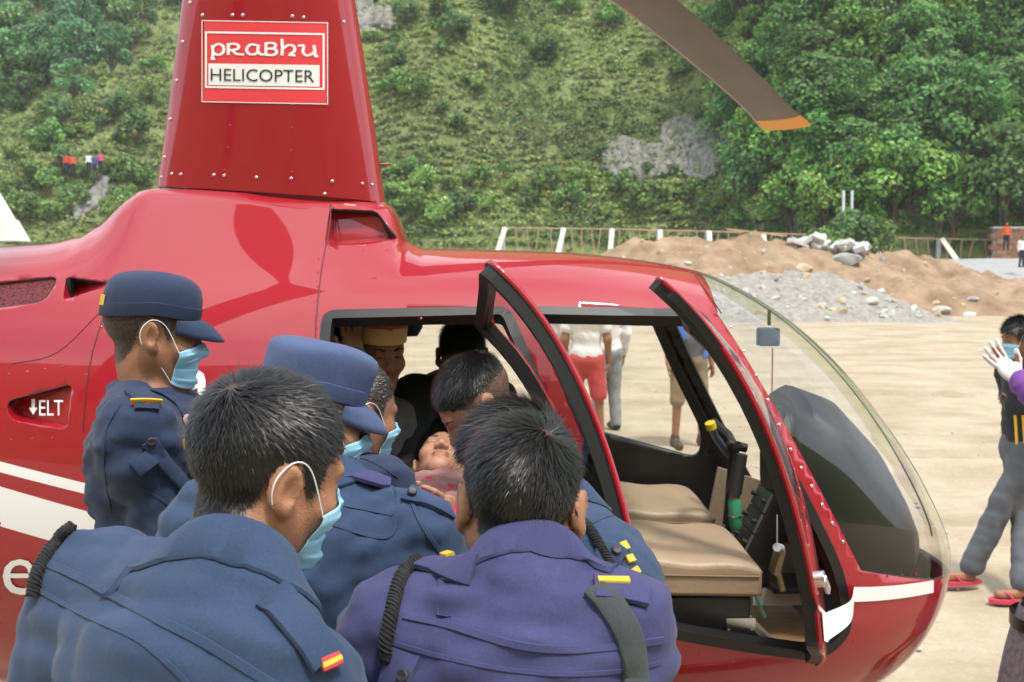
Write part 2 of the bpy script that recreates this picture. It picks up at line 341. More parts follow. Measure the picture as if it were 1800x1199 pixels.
SPOT = {W1: [(bx_(1200, 120, 1400, 300), 'beside the bare rock face'), (bx_(1200, 300, 1450, 460), 'at the slope foot below the rock face'), (bx_(1450, 300, 1540, 460), 'behind the pair of slim white posts'), (bx_(1540, 300, 1720, 460), 'behind the fence on the terrace'), (bx_(1720, 300, 2000, 460), 'behind the brick wall and dark pole'), (bx_(1200, -100, 1420, 120), 'above the rotor blade tip'), (bx_(1420, 120, 1640, 300), 'midway up the wood'), (bx_(1640, 120, 2000, 300), 'in the wood high over the brick wall'), (bx_(1420, -100, 2000, 120), 'in the topmost part of the wood')],
        W2: [(bx_(-100, -100, 120, 80), 'in the densest clump above the terraces'), (bx_(120, -100, 400, 80), 'near the red fin above the terraces'), (bx_(-100, 80, 400, 300), 'at the lower edge of the terrace trees')]}
wood([(1290, -60), (1900, -60), (1900, 440), (1330, 440), (1290, 330), (1245, 210)], 44, PR, 'at the edge of the steep wood', 'trees of the steep wood', .55, .95)
wood([(-60, -60), (330, -60), (300, 30), (240, 100), (150, 175), (60, 215), (-60, 260)], 46, PL, 'above the open terraces', 'trees above the terraces', .6, 1.0)
ROCKPX = [(1220, 270, 40, 48), (1115, 283, 56, 22), (1130, 217, 18, 9), (652, 30, 46, 42), (172, 355, 12, 38), (905, 250, 12, 14)]
# shrubs that stand out singly on the open slope
BP = protos_for([(21, 2.4, 1.25, (.075, .125, .035), 11, 75, .26), (22, 2.0, 1.2, (.095, .14, .04), 10, 75, .26), (23, 2.8, 1.3, (.05, .085, .03), 12, 75, .26)])
for (px, py, i) in [(720, 60, 2), (800, 75, 2), (770, 40, 2), (690, 170, 0), (730, 185, 0), (690, 130, 2), (860, 15, 2), (900, 30, 2), (830, 165, 1), (1000, 30, 0), (1140, 120, 1), (1180, 90, 1), (1200, 140, 0), (1220, 60, 1), (960, 110, 2), (1070, 60, 0),
                    (710, 320, 0), (745, 335, 1), (790, 340, 1), (840, 330, 0), (900, 340, 1), (960, 345, 0), (1020, 345, 1), (1090, 350, 0), (1150, 355, 1), (1210, 360, 0), (1270, 370, 1), (720, 395, 0), (770, 400, 1), (810, 385, 2), (850, 375, 1), (700, 360, 1), (930, 370, 2), (1000, 375, 0), (1060, 385, 1), (1120, 385, 0), (1180, 390, 1), (1240, 395, 2), (1300, 400, 0), (1360, 405, 1), (1420, 400, 1), (1470, 405, 0),
                    (20, 340, 1), (60, 330, 1), (90, 345, 0), (40, 395, 0), (90, 390, 1), (130, 375, 0), (210, 310, 1), (240, 330, 0), (225, 365, 0), (200, 385, 1), (110, 310, 2), (30, 290, 1), (80, 265, 0), (150, 245, 1), (215, 225, 2), (260, 180, 1), (270, 130, 0), (240, 260, 2), (100, 230, 2)]:
    h = hit_hill(px, py)
    if h is not None: make_tree('leafy_bush', BP, i, h-Vector((0, 0, .45)), random.uniform(0, 6.28), random.uniform(.7, 1.15), ['mid-green leafy bush', 'light green leafy bush', 'dark leafy bush'][i]+' '+('on the terraced slope near the hillside path' if px < 300 else 'along the slope foot behind the fence' if py > 310 else 'high on the open slope' if py < 100 else 'midway up the open slope'), 'bush', 'bushes on the open slope')
rb = np.random.default_rng(17)
for k in range(110):
    px, py = (rb.uniform(640, 1270), rb.uniform(-10, 330)) if k < 80 else (rb.uniform(0, 290), rb.uniform(190, 330)); h = hit_hill(px, py)
    if h is not None and not any(((px-a)/c)**2+((py-b)/d)**2 < 1 for a, b, c, d in ROCKPX):
        i = int(rb.integers(3)); make_tree('leafy_bush', BP, i, h-Vector((0, 0, .3)), rb.uniform(0, 6.28), float(.22+.4*rb.random()**1.5), ['small mid-green shrub', 'small light green shrub', 'small dark shrub'][i]+' '+('on the terraced slope near the hillside path' if px < 300 else 'high on the open slope' if py < 110 else 'around the bare rock faces' if px > 1000 else 'midway up the open slope beside the red fin' if px < 820 else 'midway up the open slope'), 'bush', 'bushes on the open slope')
# low scrub and grass over the whole face: nobody could count it
def scrub(n, seed):
    rg = np.random.default_rng(seed); C = []; T = []; S = []
    px = rg.uniform(-120, 1920, n); py = rg.uniform(-60, 445, n)
    y = np.arange(54, 150, .5)[None, :]
    for s in range(0, n, 4000):
        q = np.array([ray(a, b) for a, b in zip(px[s:s+4000], py[s:s+4000])]); q = q/q[:, 1:2]; zz = CZ+q[:, 2:3]*y; h = hill_z(q[:, :1]*y, np.broadcast_to(y, zz.shape)); hit = h >= zz; k = hit.argmax(1); ok = hit.any(1)
        yy = y[0][k]; P = np.stack([q[:, 0]*yy, yy, h[np.arange(len(k)), k]], 1)[ok]; C.append(P); pp = np.stack([px[s:s+4000], py[s:s+4000]], 1)[ok]; T.append(pp)
    C = np.concatenate(C); pp = np.concatenate(T); nz_ = vnoise(C[:, 0]*1.0+C[:, 2]*.3, C[:, 2]*1.6, 77, 7, 4); big = vnoise(C[:, 0], C[:, 2]*2, 78, 16, 2)
    rockm = np.zeros(len(C), bool)
    for (x, y_, a, b) in ROCKPX: rockm |= ((pp[:, 0]-x)/a)**2+((pp[:, 1]-y_)/b)**2 < rg.uniform(.0, .9, len(C))*(rg.random(len(C)) < .8)
    keep = ~rockm & (rg.random(len(C)) < .95); C, nz_, big, pp = C[keep], nz_[keep], big[keep], pp[keep]
    base = np.where((nz_ > .14)[:, None], (.165, .23, .075), np.where((big > .04)[:, None], (.32, .39, .13), (.265, .31, .115)))
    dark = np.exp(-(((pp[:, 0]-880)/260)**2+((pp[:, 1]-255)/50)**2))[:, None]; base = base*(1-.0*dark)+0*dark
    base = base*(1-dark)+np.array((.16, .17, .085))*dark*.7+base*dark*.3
    right = sstep(pp[:, 0], 1230, 1300)[:, None]; base = base*(1-right)+np.array((.14, .22, .06))*right
    rad = rg.uniform(.18, .50, len(C))*(1+.5*(nz_ > .14)); C[:, 2] += rad*.2
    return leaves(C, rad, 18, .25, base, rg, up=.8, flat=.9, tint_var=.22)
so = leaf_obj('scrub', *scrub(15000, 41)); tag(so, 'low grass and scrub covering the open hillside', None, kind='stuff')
# ---- bare rock faces
ROCK = mat('pale_rock', (.10, .105, .085), .95, spec=.2, col2=(.29, .285, .26), vscale=1.8, bump=1.0, bscale=3.5, bdetail=12)
def rock_shape(seed, sx, sy, sz, sub=3, rough=.35, name='rock', mt=None):
    bm = bmesh.new(); bmesh.ops.create_icosphere(bm, subdivisions=sub, radius=1); rg = np.random.default_rng(seed); W = [(rg.normal(0, 1, 3), rg.uniform(-.2, .75)) for _ in range(10)]
    for v in bm.verts:
        p = np.array(v.co)
        for w, o in W:
            w = w/np.linalg.norm(w); d = p @ w-(.55+o*.4); 
            if d > 0: p = p-w*d*.85
        p = p*(1+rough*.25*sin(5*p[0]+seed)*sin(4*p[1]+2*p[2])); v.co = (p[0]*sx, p[1]*sy, p[2]*sz)
    me = bpy.data.meshes.new(name); bm.to_mesh(me); bm.free(); me.materials.append(mt or ROCK); return me
def add_rock(name, me, loc, rot, label=None, cat=None, group=None, par=None, sc=1):
    o = bpy.data.objects.new(name, me); COL.objects.link(o); o.location = loc; o.rotation_euler = rot; o.scale = (sc, sc, sc)
    if par is not None: o.parent = par
    if label: tag(o, label, cat, group)
    return o
def crag(px, py, w, hgt, seed, label):
    h = hit_hill(px, py); rg = np.random.default_rng(seed); xs = np.linspace(-w/2, w/2, int(w*10)); zs = np.linspace(-hgt/2, hgt/2, int(hgt*10)); X, Z = np.meshgrid(xs, zs, indexing='ij')
    edge = 1-np.clip(((X/(w*.38))**2+(Z/(hgt*.38))**2+1.6*vnoise(X+50, Z*1.5+50, seed, 2.6, 5)), -.2, 1.6)
    yy = np.zeros_like(X); gx_ = h.x+X; gz = h.z+Z
    cand = np.arange(h.y-14, h.y+22, .25); HZt = hill_z(gx_.ravel()[:, None], np.broadcast_to(cand[None, :], (X.size, len(cand)))); k = np.maximum((HZt >= gz.ravel()[:, None]).argmax(1), 1); ii = np.arange(len(k)); h0, h1 = HZt[ii, k-1], HZt[ii, k]; yy = (cand[k-1]+.25*np.clip((gz.ravel()-h0)/np.maximum(h1-h0, 1e-4), 0, 1)).reshape(X.shape)
    strat = 1.0*np.abs(vnoise(gx_*2.2+20, gz*.8+9, seed+1, 2.0, 5))+.5*np.abs(vnoise(gx_*5+7, gz*3+3, seed+2, 1.0, 3))
    yy = yy-.10+np.clip(strat-.25, -.3, 1)*.7; n, m = X.shape; idx = np.arange(n*m).reshape(n, m); F = np.stack([idx[:-1, :-1], idx[1:, :-1], idx[1:, 1:], idx[:-1, 1:]], -1).reshape(-1, 4); E = edge.reshape(-1); F = F[(E[F] > .05).all(1)]
    o = link('rock_face', mesh_np('rock_face', np.stack([gx_, yy, gz], -1).reshape(-1, 3), F), ROCK, None, False); sm = o.modifiers.new('t', 'SOLIDIFY'); sm.thickness = .6; sm.offset = 0; tag(o, label, 'rock'); return o
crag(1220, 270, 6.0, 7.0, 61, 'tall pale bare rock face beside the dense wood'); crag(1115, 283, 8.5, 3.8, 62, 'long low pale rock band beside the bare face')
crag(652, 34, 8.0, 7.0, 64, 'dark grey rock bluff high on the open slope'); crag(172, 352, 1.7, 5.0, 65, 'narrow stony gully below the hillside path')

# ---- earth and gravel piles
EARTH = mat('brown_earth', (.19, .125, .075), .95, spec=.1, col2=(.36, .27, .185), vscale=.9, bump=.9, bscale=4, bdetail=10)
GRAVEL = mat('grey_gravel', (.19, .18, .16), .95, spec=.15, col2=(.34, .325, .295), vscale=5, bump=1.0, bscale=9, bdetail=8)
PALEGR = mat('pale_gravel', (.25, .25, .25), .95, spec=.15, col2=(.36, .36, .365), vscale=6, bump=.8, bscale=12)
def XA(px, Y): return (px-900)/FP*Y
def ZA(py, Y): return at(900, py, Y).z
RB = np.array([(XA(px, 42), ZA(py, 42)) for px, py in ((1010, 475), (1080, 446), (1120, 434), (1160, 424), (1240, 414), (1330, 412), (1400, 428), (1470, 440), (1540, 450), (1600, 456), (1650, 460), (1720, 476), (1800, 494), (1920, 520), (2000, 550))])
def berm(X, Y):
    top = np.interp(X, RB[:, 0], RB[:, 1])+.35*vnoise(X, Y, 51, 2.2, 4); t = np.abs(Y-42)/np.where(Y < 42, 5.2, 5.5); sh = np.clip(1-t, 0, 1)**.85
    return top*sh+.75*np.abs(vnoise(X, Y, 52, 1.3, 5))*sstep(sh, .03, .3)-.08
dm = hmesh('earth_mound', np.linspace(2, 27, 260), np.linspace(36.6, 47.6, 120), berm, EARTH, None); tag(dm, 'long brown earth mound with stones behind the gravel pile', 'mound')
RG_ = np.array([(XA(px, 36), ZA(py, 36)) for px, py in ((1020, 530), (1080, 500), (1150, 480), (1200, 474), (1260, 478), (1350, 474), (1440, 474), (1520, 492), (1570, 517), (1620, 542), (1670, 560), (1720, 572))])
def grav(X, Y):
    top = np.interp(X, RG_[:, 0], RG_[:, 1])+.15*vnoise(X, Y, 55, 1.6, 3); t = np.abs(Y-36)/np.where(Y < 36, 3.4, 3.0); return top*np.clip(1-t, 0, 1)**.9+.16*vnoise(X, Y, 56, .5, 3)*sstep(1-t, .0, .2)-.06
gp = hmesh('gravel_pile', np.linspace(2.2, 17.5, 150), np.linspace(32.4, 39.2, 70), grav, GRAVEL, None); tag(gp, 'grey gravel heap full of pale stones at the mound foot', 'gravel heap')
ter = hmesh('terrace', np.linspace(-40, 60, 90), np.linspace(45.5, 68, 40), lambda X, Y: np.where(X < 13, 2.35, 2.35-1.3*sstep(X, 14, 21)*(1-sstep(Y, 47, 56)))+.18*vnoise(X, Y, 57, 3, 3)-1.2*(1-sstep(Y, 45.5, 47.5)), PALEGR)
# stones lying in the heaps (parts of them) and singled-out boulders
STM = [mat('stone_pale', (.46, .445, .41), .85, var=.15, vscale=3, bump=.4, bscale=12), mat('stone_grey', (.33, .33, .32), .85, var=.2, vscale=3, bump=.4, bscale=12), mat('stone_buff', (.48, .37, .24), .9, var=.2, vscale=3, bump=.4, bscale=12)]
STONES = [rock_shape(200+i, 1, .8, .62, 2, .3, 'stone', STM[i % 3]) for i in range(9)]
rs = np.random.default_rng(88)
for i in range(200):
    px, py = rs.uniform(1180, 1700), rs.uniform(470, 562); Y = 32.6; d = ray(px, py); d = d/d.y
    for Y in np.arange(32.6, 39, .08):
        if grav(np.array(d.x*Y), np.array(Y)) >= CZ+d.z*Y: add_rock('stone', STONES[rs.integers(9)], (d.x*Y, Y, CZ+d.z*Y), tuple(rs.uniform(0, 6, 3)), par=gp, sc=float(.07+.16*rs.random()**2.5)); break
for i in range(130):
    px, py = rs.uniform(1090, 1830), rs.uniform(412, 545); d = ray(px, py); d = d/d.y
    for Y in np.arange(36.7, 43, .08):
        if berm(np.array(d.x*Y), np.array(Y)) >= CZ+d.z*Y: add_rock('stone', STONES[int(rs.choice([0, 2, 2, 5, 8, 1]))], (d.x*Y, Y, CZ+d.z*Y), tuple(rs.uniform(0, 6, 3)), par=dm, sc=float(.07+.16*rs.random()**2.5)); break
def boulder(px, py, wpx, seed, mt, label, Y=None, flat=.6):
    d = ray(px, py); d = d/d.y; y = Y
    if y is None:
        for y in np.arange(32.4, 47, .1):
            if max(float(grav(np.array(d.x*y), np.array(y))), float(berm(np.array(d.x*y), np.array(y))), 0) >= CZ+d.z*y: break
    w = wpx/FP*y; add_rock('boulder', rock_shape(seed, w*.5, w*.42, w*.5*flat, 3, .3, 'boulder', mt), (d.x*y, y, CZ+d.z*y), (0, 0, seed*.7), label, 'boulder')
boulder(1532, 530, 32, 301, STM[0], 'white angular boulder on the grey gravel heap', flat=.55); boulder(1415, 474, 42, 302, STM[2], 'buff boulder with a dark hollow under it on the mound'); boulder(1488, 458, 62, 303, STM[1], 'broad grey slab of rock on the mound crest', flat=.45)
boulder(1702, 554, 44, 304, STM[0], 'long flat white boulder at the heap foot', flat=.3); boulder(1658, 545, 40, 305, STM[0], 'whitish broken boulder next to the flat one', flat=.4); boulder(1210, 463, 22, 306, STM[0], 'pale stone peeping over the cabin roof', flat=.5); boulder(1645, 532, 20, 307, STM[2], 'buff stone on the slope of the earth mound'); boulder(1710, 527, 26, 308, STM[1], 'grey stone half buried in the earth mound', flat=.45); boulder(1555, 548, 20, 309, STM[0], 'small white stone low on the gravel heap'); boulder(1570, 530, 16, 310, STM[2], 'small buff stone beside the white angular boulder')
# broken concrete tipped on the crest
CONC = mat('broken_concrete', (.58, .58, .57), .9, var=.12, vscale=4, bump=.3, bscale=20)
for i in range(34):
    px = 1378+rs.random()*145; py = 438-rs.random()*26*(1-abs((px-1440)/85)) ; Y = 41.4+rs.random()*.8; c = at(px, py, Y); s = .18+.32*rs.random()
    me = MB().box((0, 0, 0), (s*1.5, s*(.7+.5*rs.random()), s*.5)).build('concrete_chunk', CONC, None, bevel=.02); me.location = c; me.rotation_euler = tuple(rs.uniform(-.7, .7, 2))+(rs.uniform(0, 6),); tag(me, ('large slab' if s > .38 else 'small chip' if s < .26 else 'chunk')+' of whitish broken concrete tipped on the mound crest', 'rubble', 'rubble on the mound crest')
o = MB().box((0, 0, 0), (2.6, .25, .06)).build('plank', mat('raw_plank', (.55, .40, .26), .8, var=.2, vscale=4), None); o.location = at(1330, 413, 42)+Vector((0, 0, .10)); o.rotation_euler = (0, radians(6), .1); tag(o, 'raw timber plank lying on the mound crest', 'plank')
# ---- unfinished fence along the terrace edge: concrete posts with raking shutter boards, bamboo rails and props
POSTC = mat('raw_concrete', (.42, .42, .41), .9, var=.15, vscale=5); BOARD = mat('white_board', (.74, .68, .58), .8, var=.1, vscale=3); BAMBOO = mat('bamboo', (.40, .28, .19), .7, var=.3, vscale=5); REBAR = mat('rebar', (.20, .16, .14), .7)
FY = 58.0; PXS = [(885, 400), (988, 401), (1073, 402), (1157, 404), (1243, 406), (1338, 409), (1430, 412), (1527, 416), (1650, 419), (1750, 421)]
fence = empty('site_fence', (XA(1300, FY), FY, 2.3)); tag(fence, 'unfinished fence of concrete posts, bamboo rails and slanting props', 'fence'); fo = Vector(fence.location)
pt = [at(px, py, FY)-fo for px, py in PXS]
for i, p in enumerate(pt):
    lean = [-.42, -.32, -.12, -.02, .02, .05, .1, .38, .62, .8][i]; zb = -.15
    po = MB().box((p.x, p.y, (p.z+zb)/2), (.22, .22, p.z-zb)).build('post', POSTC, fence)
    for dx in (-.07, .07): MB().tube([(p.x+dx, p.y, p.z), (p.x+dx*1.2, p.y, p.z+.5)], .018, 5).build('rebar', REBAR, po)
    MB().bar((p.x+.1, p.y-.16, p.z), (p.x+lean*1.3, p.y-.95, zb), .28, .05, (0, 1, 0)).build('shutter_board', BOARD, fence)
    if i < len(pt)-1:
        q = pt[i+1]; MB().tube([p+Vector((.1, -.05, -.03)), q+Vector((-.1, -.05, -.03))], .045, 6).build('rail', BAMBOO, fence, True); nprop = 4 if q.x-p.x < 3.6 else 5
        for k in range(nprop):
            t = (k+1)/(nprop+1); c = p.lerp(q, t); l = random.uniform(-.32, .32); MB().tube([c+Vector((0, -.06, 0)), Vector((c.x+l*.4, c.y-.03, c.z*.5)), Vector((c.x+l, c.y-.06, zb))], .038, 5).build('prop', BAMBOO, fence, True)
# brick wall at the right end, poles on the slope
bw = empty('brick_wall', (XA(1790, 57), 57, 1.6)); tag(bw, 'low brown block wall with a pale coping at the fence end', 'wall')
zt = ZA(401, 57)-1.6
BR = [mat('brick_a', (.26, .13, .08), .9, var=.2, vscale=9), mat('brick_b', (.33, .18, .11), .9, var=.2, vscale=9)]
bme = [MB().box((0, 0, 0), (.62, .3, .30)).build('brick', m, None, bevel=.012).data for m in BR]
for o in [o for o in COL.objects if o.name.startswith('brick') and o.type == 'MESH']: bpy.data.objects.remove(o)
nr = int((zt-.1)/.32)
for r in range(nr+1):
    for k in range(9):
        b = bpy.data.objects.new('brick', bme[(r*7+k*3) % 2]); COL.objects.link(b); b.parent = bw; b.location = (-1.5+k*.64+(r % 2)*.32, random.uniform(-.015, .015), .15+r*.32)
MB().box((1.2, .02, .05+(zt-.1)/2), (5.7, .22, zt-.1)).build('mortar', mat('mortar', (.30, .27, .23), .95), bw); MB().box((1.2, 0, zt+.02), (5.9, .42, .12)).build('coping', POSTC, bw)
for i, px in enumerate((1483, 1498)): o = MB().tube([at(px, 384, 55.5)-Vector((0, 0, 2.2)), at(px, 335, 55.5)], .075, 8).build('white_post', mat('white_paint', (.72, .74, .78), .5), None, True); tag(o, 'slim white post rising above the terrace, one of a pair', 'post', 'pair of slim white posts')
o = MB().tube([at(1757, 400, 57.6)-Vector((0, 0, 2.2)), at(1761, 318, 57.6)], .05, 8).build('utility_pole', mat('dark_timber', (.05, .04, .035), .8), None, True); tag(o, 'thin dark pole standing behind the brick wall', 'pole')
for k, (px, i) in enumerate(((1456, 0), (1476, 1), (1494, 2), (1514, 1), (1535, 0))): make_tree('leafy_bush', BP, i, Vector((XA(px, 54.6), 54.6+.2*(k % 2), 2.0)), k*1.3, .95, ['mid-green', 'light green', 'dark'][i]+' leafy bush hiding the foot of the slim white posts', 'bush', 'bushes on the open slope')
# ---- a second, white aircraft beyond the red tail: only its swept fairing shows
wa = empty('white_helicopter', (-4.6, 8.4, 0)); tag(wa, 'white helicopter fairing peeping over the red tail', 'helicopter'); WPT = mat('white_gloss', (.78, .79, .80), .3, coat=.6); wo = Vector((-4.6, 8.4, 0))
prof = [at(46, 424, 8.4), at(24, 386, 8.4), at(20, 387, 8.4), at(0, 352, 8.4), at(-60, 255, 8.4), at(-150, 255, 8.4), at(-150, 424, 8.4)]
MB().prism([p-wo+Vector((0, -.09, 0)) for p in prof], (0, .18, 0)).build('mast_fairing', WPT, wa, bevel=.02)
MB().loft([[Vector((a, r*cos(t), zc+r*.9*sin(t))) for t in np.linspace(0, 2*pi, 20, endpoint=False)] for a, r, zc in ((-2.2, .1, 1.3), (-2.0, .5, 1.25), (-1.0, .8, 1.2), (0.1, .75, 1.25), (.9, .35, 1.5), (3.0, .15, 1.6))]).build('fuselage', WPT, wa, True)
for sg in (-1, 1): MB().tube([(-2, sg*.95, .05), (1.0, sg*.95, .05)], .045, 8).tube([(-.5, sg*.9, .06), (-.5, sg*.45, .65)], .03, 8).build('skid', WPT, wa, True)
# ================================================================== helicopter
PSI = radians(1.5); HO = Vector((-.79, 3.2, 0))
heli = empty('helicopter', HO, PSI)
tag(heli, 'glossy dark red helicopter with open side doors and bubble windscreen', 'helicopter')
HM = Matrix.Translation(HO) @ Matrix.Rotation(PSI, 4, 'Z'); HMI = HM.inverted()
def hl(v): return HMI @ Vector(v)                    # world -> helicopter axes (forward, far side, up)
def hat(px, py, l):                                   # point of the plane 'l' metres to the far side of the keel
    c = HMI @ CAM; d = HMI.to_3x3() @ ray(px, py); return c + d*((l-c.y)/d.y)

def paint_mat():
    m = mat('red_paint', (.31, .004, .014), .5, spec=.15, coat=1.0)
    N = m.node_tree.nodes; Lk = m.node_tree.links; b = N['Principled BSDF']; b.inputs['Coat Roughness'].default_value = .02; b.inputs['Coat IOR'].default_value = 1.55
    t = N.new('ShaderNodeTexCoord'); s = N.new('ShaderNodeSeparateXYZ'); Lk.new(t.outputs['Object'], s.inputs[0])
    def math_(op, a, bb):
        n = N.new('ShaderNodeMath'); n.operation = op
        for i, q in enumerate((a, bb)):
            if isinstance(q, (int, float)): n.inputs[i].default_value = q
            else: Lk.new(q, n.inputs[i])
        return n.outputs[0]
    def stripe(c0, c1, sl, a1):                      # white livery stripes along the engine bay
        h = math_('ADD', s.outputs['Z'], math_('MULTIPLY', s.outputs['X'], sl))
        f = math_('MULTIPLY', math_('GREATER_THAN', h, c0), math_('LESS_THAN', h, c1)); return math_('MULTIPLY', f, math_('LESS_THAN', s.outputs['X'], a1))
    f = math_('ADD', stripe(1.135, 1.165, .22, -.20), stripe(.96, 1.075, .25, -.17))
    mx = N.new('ShaderNodeMix'); mx.data_type = 'RGBA'; Lk.new(f, mx.inputs['Factor'])
    mx.inputs['A'].default_value = (.31, .004, .014, 1); mx.inputs['B'].default_value = (.8, .8, .8, 1); Lk.new(mx.outputs['Result'], b.inputs['Base Color'])
    return m
RED = paint_mat()
REDP = mat('red_paint_plain', (.31, .004, .014), .5, spec=.15, coat=1.0); REDP.node_tree.nodes['Principled BSDF'].inputs['Coat IOR'].default_value = 1.55
BLK = mat('black_trim', (.012, .012, .014), .42, var=.3, vscale=20)
BLKR = mat('black_rubber', (.009, .009, .010), .45, spec=.4)
DARKGREY = mat('dark_grey_plastic', (.03, .03, .033), .5)
STEEL = mat('bare_steel', (.6, .6, .6), .3, metal=1)
PLEX = plexi('plexiglass', (.93, .94, .92), 1.58)
TAN = mat('tan_leather', (.36, .26, .175), .42, spec=.4, var=.10, vscale=5, bump=.15, bscale=90)
TANC = mat('tan_carpet', (.38, .29, .21), .9, var=.1, vscale=60, bump=.3, bscale=300)
WHITEP = mat('white_print', (.8, .8, .8), .45)

# ---- skin loft: station tables (forward a, roof z, belly z, half width, height of greatest width)
ST = np.array([
 (-1.75,1.74,1.30,.17,1.52),(-1.5,1.80,.98,.27,1.42),(-1.2,1.87,.66,.385,1.32),(-.9,1.92,.50,.47,1.24),(-.5,1.928,.42,.54,1.18),(-.1,1.928,.41,.58,1.13),
 (.3,1.918,.37,.61,1.09),(.75,1.907,.36,.632,1.05),(1.0,1.897,.36,.635,1.03),(1.2,1.876,.36,.63,1.02),(1.36,1.848,.365,.62,1.0),
 (1.475,1.812,.37,.605,.98),(1.65,1.715,.385,.57,.95),(1.80,1.595,.41,.53,.93),(1.940,1.445,.455,.47,.92),(2.055,1.29,.53,.40,.92),
 (2.145,1.14,.63,.30,.915),(2.198,1.035,.73,.205,.91),(2.226,.965,.82,.11,.908),(2.234,.93,.885,.035,.907)])
DEN = np.array(catmull(ST, 14)); DEN = DEN[np.concatenate([[True], np.diff(DEN[:, 0]) > 1e-5])]
def station(a): return [np.interp(a, DEN[:, 0], DEN[:, i]) for i in range(1, 5)]
CW = np.array([(-.80,0),(-.68,.006),(-.58,.03),(-.514,.07),(-.447,.135),(-.395,.168),(-.36,.176),(-.2,.172),(.37,.142),(.395,.135),(.42,.09),(.445,.022),(.50,0)])
def cowl(a, l):
    h = np.interp(a, CW[:, 0], CW[:, 1]); k = np.clip((.37-abs(l))/.26, 0, 1)
    k = k*k*(1.35-.35*k)*.98 if abs(l) > .11 else 1.0
    return h*k
def section(a, nh=64):
    zt, zb, w, zm = station(a); n = np.interp(a, [-1.7, -.5, .3, 1.2, 1.9, 2.234], [2.0, 2.15, 2.4, 2.4, 2.15, 2.0])
    P = []
    for i in range(nh+1):
        ph = pi/2-pi*i/nh; c, s = max(cos(ph), 0), sin(ph)
        l = w*c**(2/n); z = zm+((zt-zm) if s > 0 else (zm-zb))*math.copysign(abs(s)**(2/n), s)
        if s > 0: z += cowl(a, l)
        P.append((l, z))
    return P
NH = 64
A_ = np.unique(np.concatenate([np.arange(-1.75, -.62, .05), np.arange(-.62, -.34, .0125), np.arange(-.34, .36, .025), np.arange(.36, .52, .0125), np.arange(.52, 1.6, .03), np.arange(1.6, 2.05, .025), np.arange(2.05, 2.17, .0125), np.arange(2.17, 2.2341, .004)]))
skin = bmesh.new(); rows = []
for a in A_:
    S = section(a, NH); ring = []
    for (l, z) in S: ring.append(skin.verts.new((a, -l, z)))
    for (l, z) in S[-2:0:-1]: ring.append(skin.verts.new((a, l, z)))
    rows.append(ring)
n_ = len(rows[0])
for i in range(len(rows)-1):
    for k in range(n_): skin.faces.new((rows[i][k], rows[i][(k+1) % n_], rows[i+1][(k+1) % n_], rows[i+1][k]))
skin.faces.new(rows[-1]); bmesh.ops.recalc_face_normals(skin, faces=skin.faces)
_me = bpy.data.meshes.new('tmp'); skin.to_mesh(_me)
SKIN_BVH = BVHTree.FromPolygons([v.co.copy() for v in _me.vertices], [tuple(p.vertices) for p in _me.polygons])
bpy.data.meshes.remove(_me)
def side_l(a, z, sgn=-1):
    h = SKIN_BVH.ray_cast(Vector((a, sgn*2, z)), Vector((0, -sgn, 0))); return h[0].y if h[0] else sgn*.3
def skin_pt(a, z, out=0., sgn=-1):
    h = SKIN_BVH.ray_cast(Vector((a, sgn*2, z)), Vector((0, -sgn, 0)))
    if not h[0]: return Vector((a, sgn*.3, z))
    return h[0] + h[1]*out

REAR = round_poly([(.245,1.722),(.765,1.733),(1.10,.935),(1.02,.84),(.245,.86)], [.03,.03,.05,.05,.08])
FRONT = round_poly([(.835,1.733),(1.335,1.722),(1.715,.985),(1.75,.80),(1.665,.725),(1.20,.835),(1.175,.915)], [.02,.03,.12,.06,.09,.05,.04])
WS = [(1.385,2.2),(1.385,1.719),(1.775,.985),(2.15,.885),(2.5,.80),(2.5,2.2)]
REARW = round_poly([(.29,1.70),(.75,1.705),(.94,1.255),(.29,1.33)], .035)
FRONTW = round_poly([(.87,1.705),(1.315,1.695),(1.56,1.21),(1.555,1.09),(1.085,1.215)], [.03,.03,.05,.08,.04])
GRILLE = round_poly([(-.80,1.80),(-.565,1.825),(-.58,1.75),(-.80,1.72)], .03)
SCOOP = round_poly([(-.545,1.822),(-.395,1.805),(-.42,1.79),(-.53,1.755)], .012)
ELT = round_poly([(-.645,1.475),(-.455,1.525),(-.46,1.40),(-.63,1.425)], [.04,.02,.02,.04])
INTAKE = round_poly([(.212,2.035),(.36,2.028),(.425,1.945),(.425,1.935),(.212,1.915)], [.01,.02,.01,.01,.02])
def cut(bm, poly, near_only=False):
    xs = [p[0] for p in poly]; zs = [p[1] for p in poly]; lo, hi = (min(xs)-.04, min(zs)-.04), (max(xs)+.04, max(zs)+.04)
    for i in range(len(poly)):
        a, b = poly[i], poly[(i+1) % len(poly)]
        if abs(a[0]-b[0])+abs(a[1]-b[1]) < 1e-5: continue
        m0, m1 = (min(a[0], b[0])-.05, min(a[1], b[1])-.05), (max(a[0], b[0])+.05, max(a[1], b[1])+.05)
        fs = []
        for f in bm.faces:
            vs = f.verts; fx = [v.co.x for v in vs]
            if max(fx) < m0[0] or min(fx) > m1[0]: continue
            fz = [v.co.z for v in vs]
            if max(fz) < m0[1] or min(fz) > m1[1]: continue
            if near_only and vs[0].co.y > 0: continue
            fs.append(f)
        g = list({e for f in fs for e in f.edges}); vsx = list({v for f in fs for v in f.verts})
        bmesh.ops.bisect_plane(bm, geom=fs+g+vsx, dist=1e-5, plane_co=(a[0], 0, a[1]), plane_no=(b[1]-a[1], 0, -(b[0]-a[0])))
for P, no in ((REAR, False), (FRONT, False), (WS[1:5], False), (REARW, False), (FRONTW, False), (GRILLE, True), (SCOOP, True), (ELT, True), (INTAKE, True)): cut(skin, P, no)
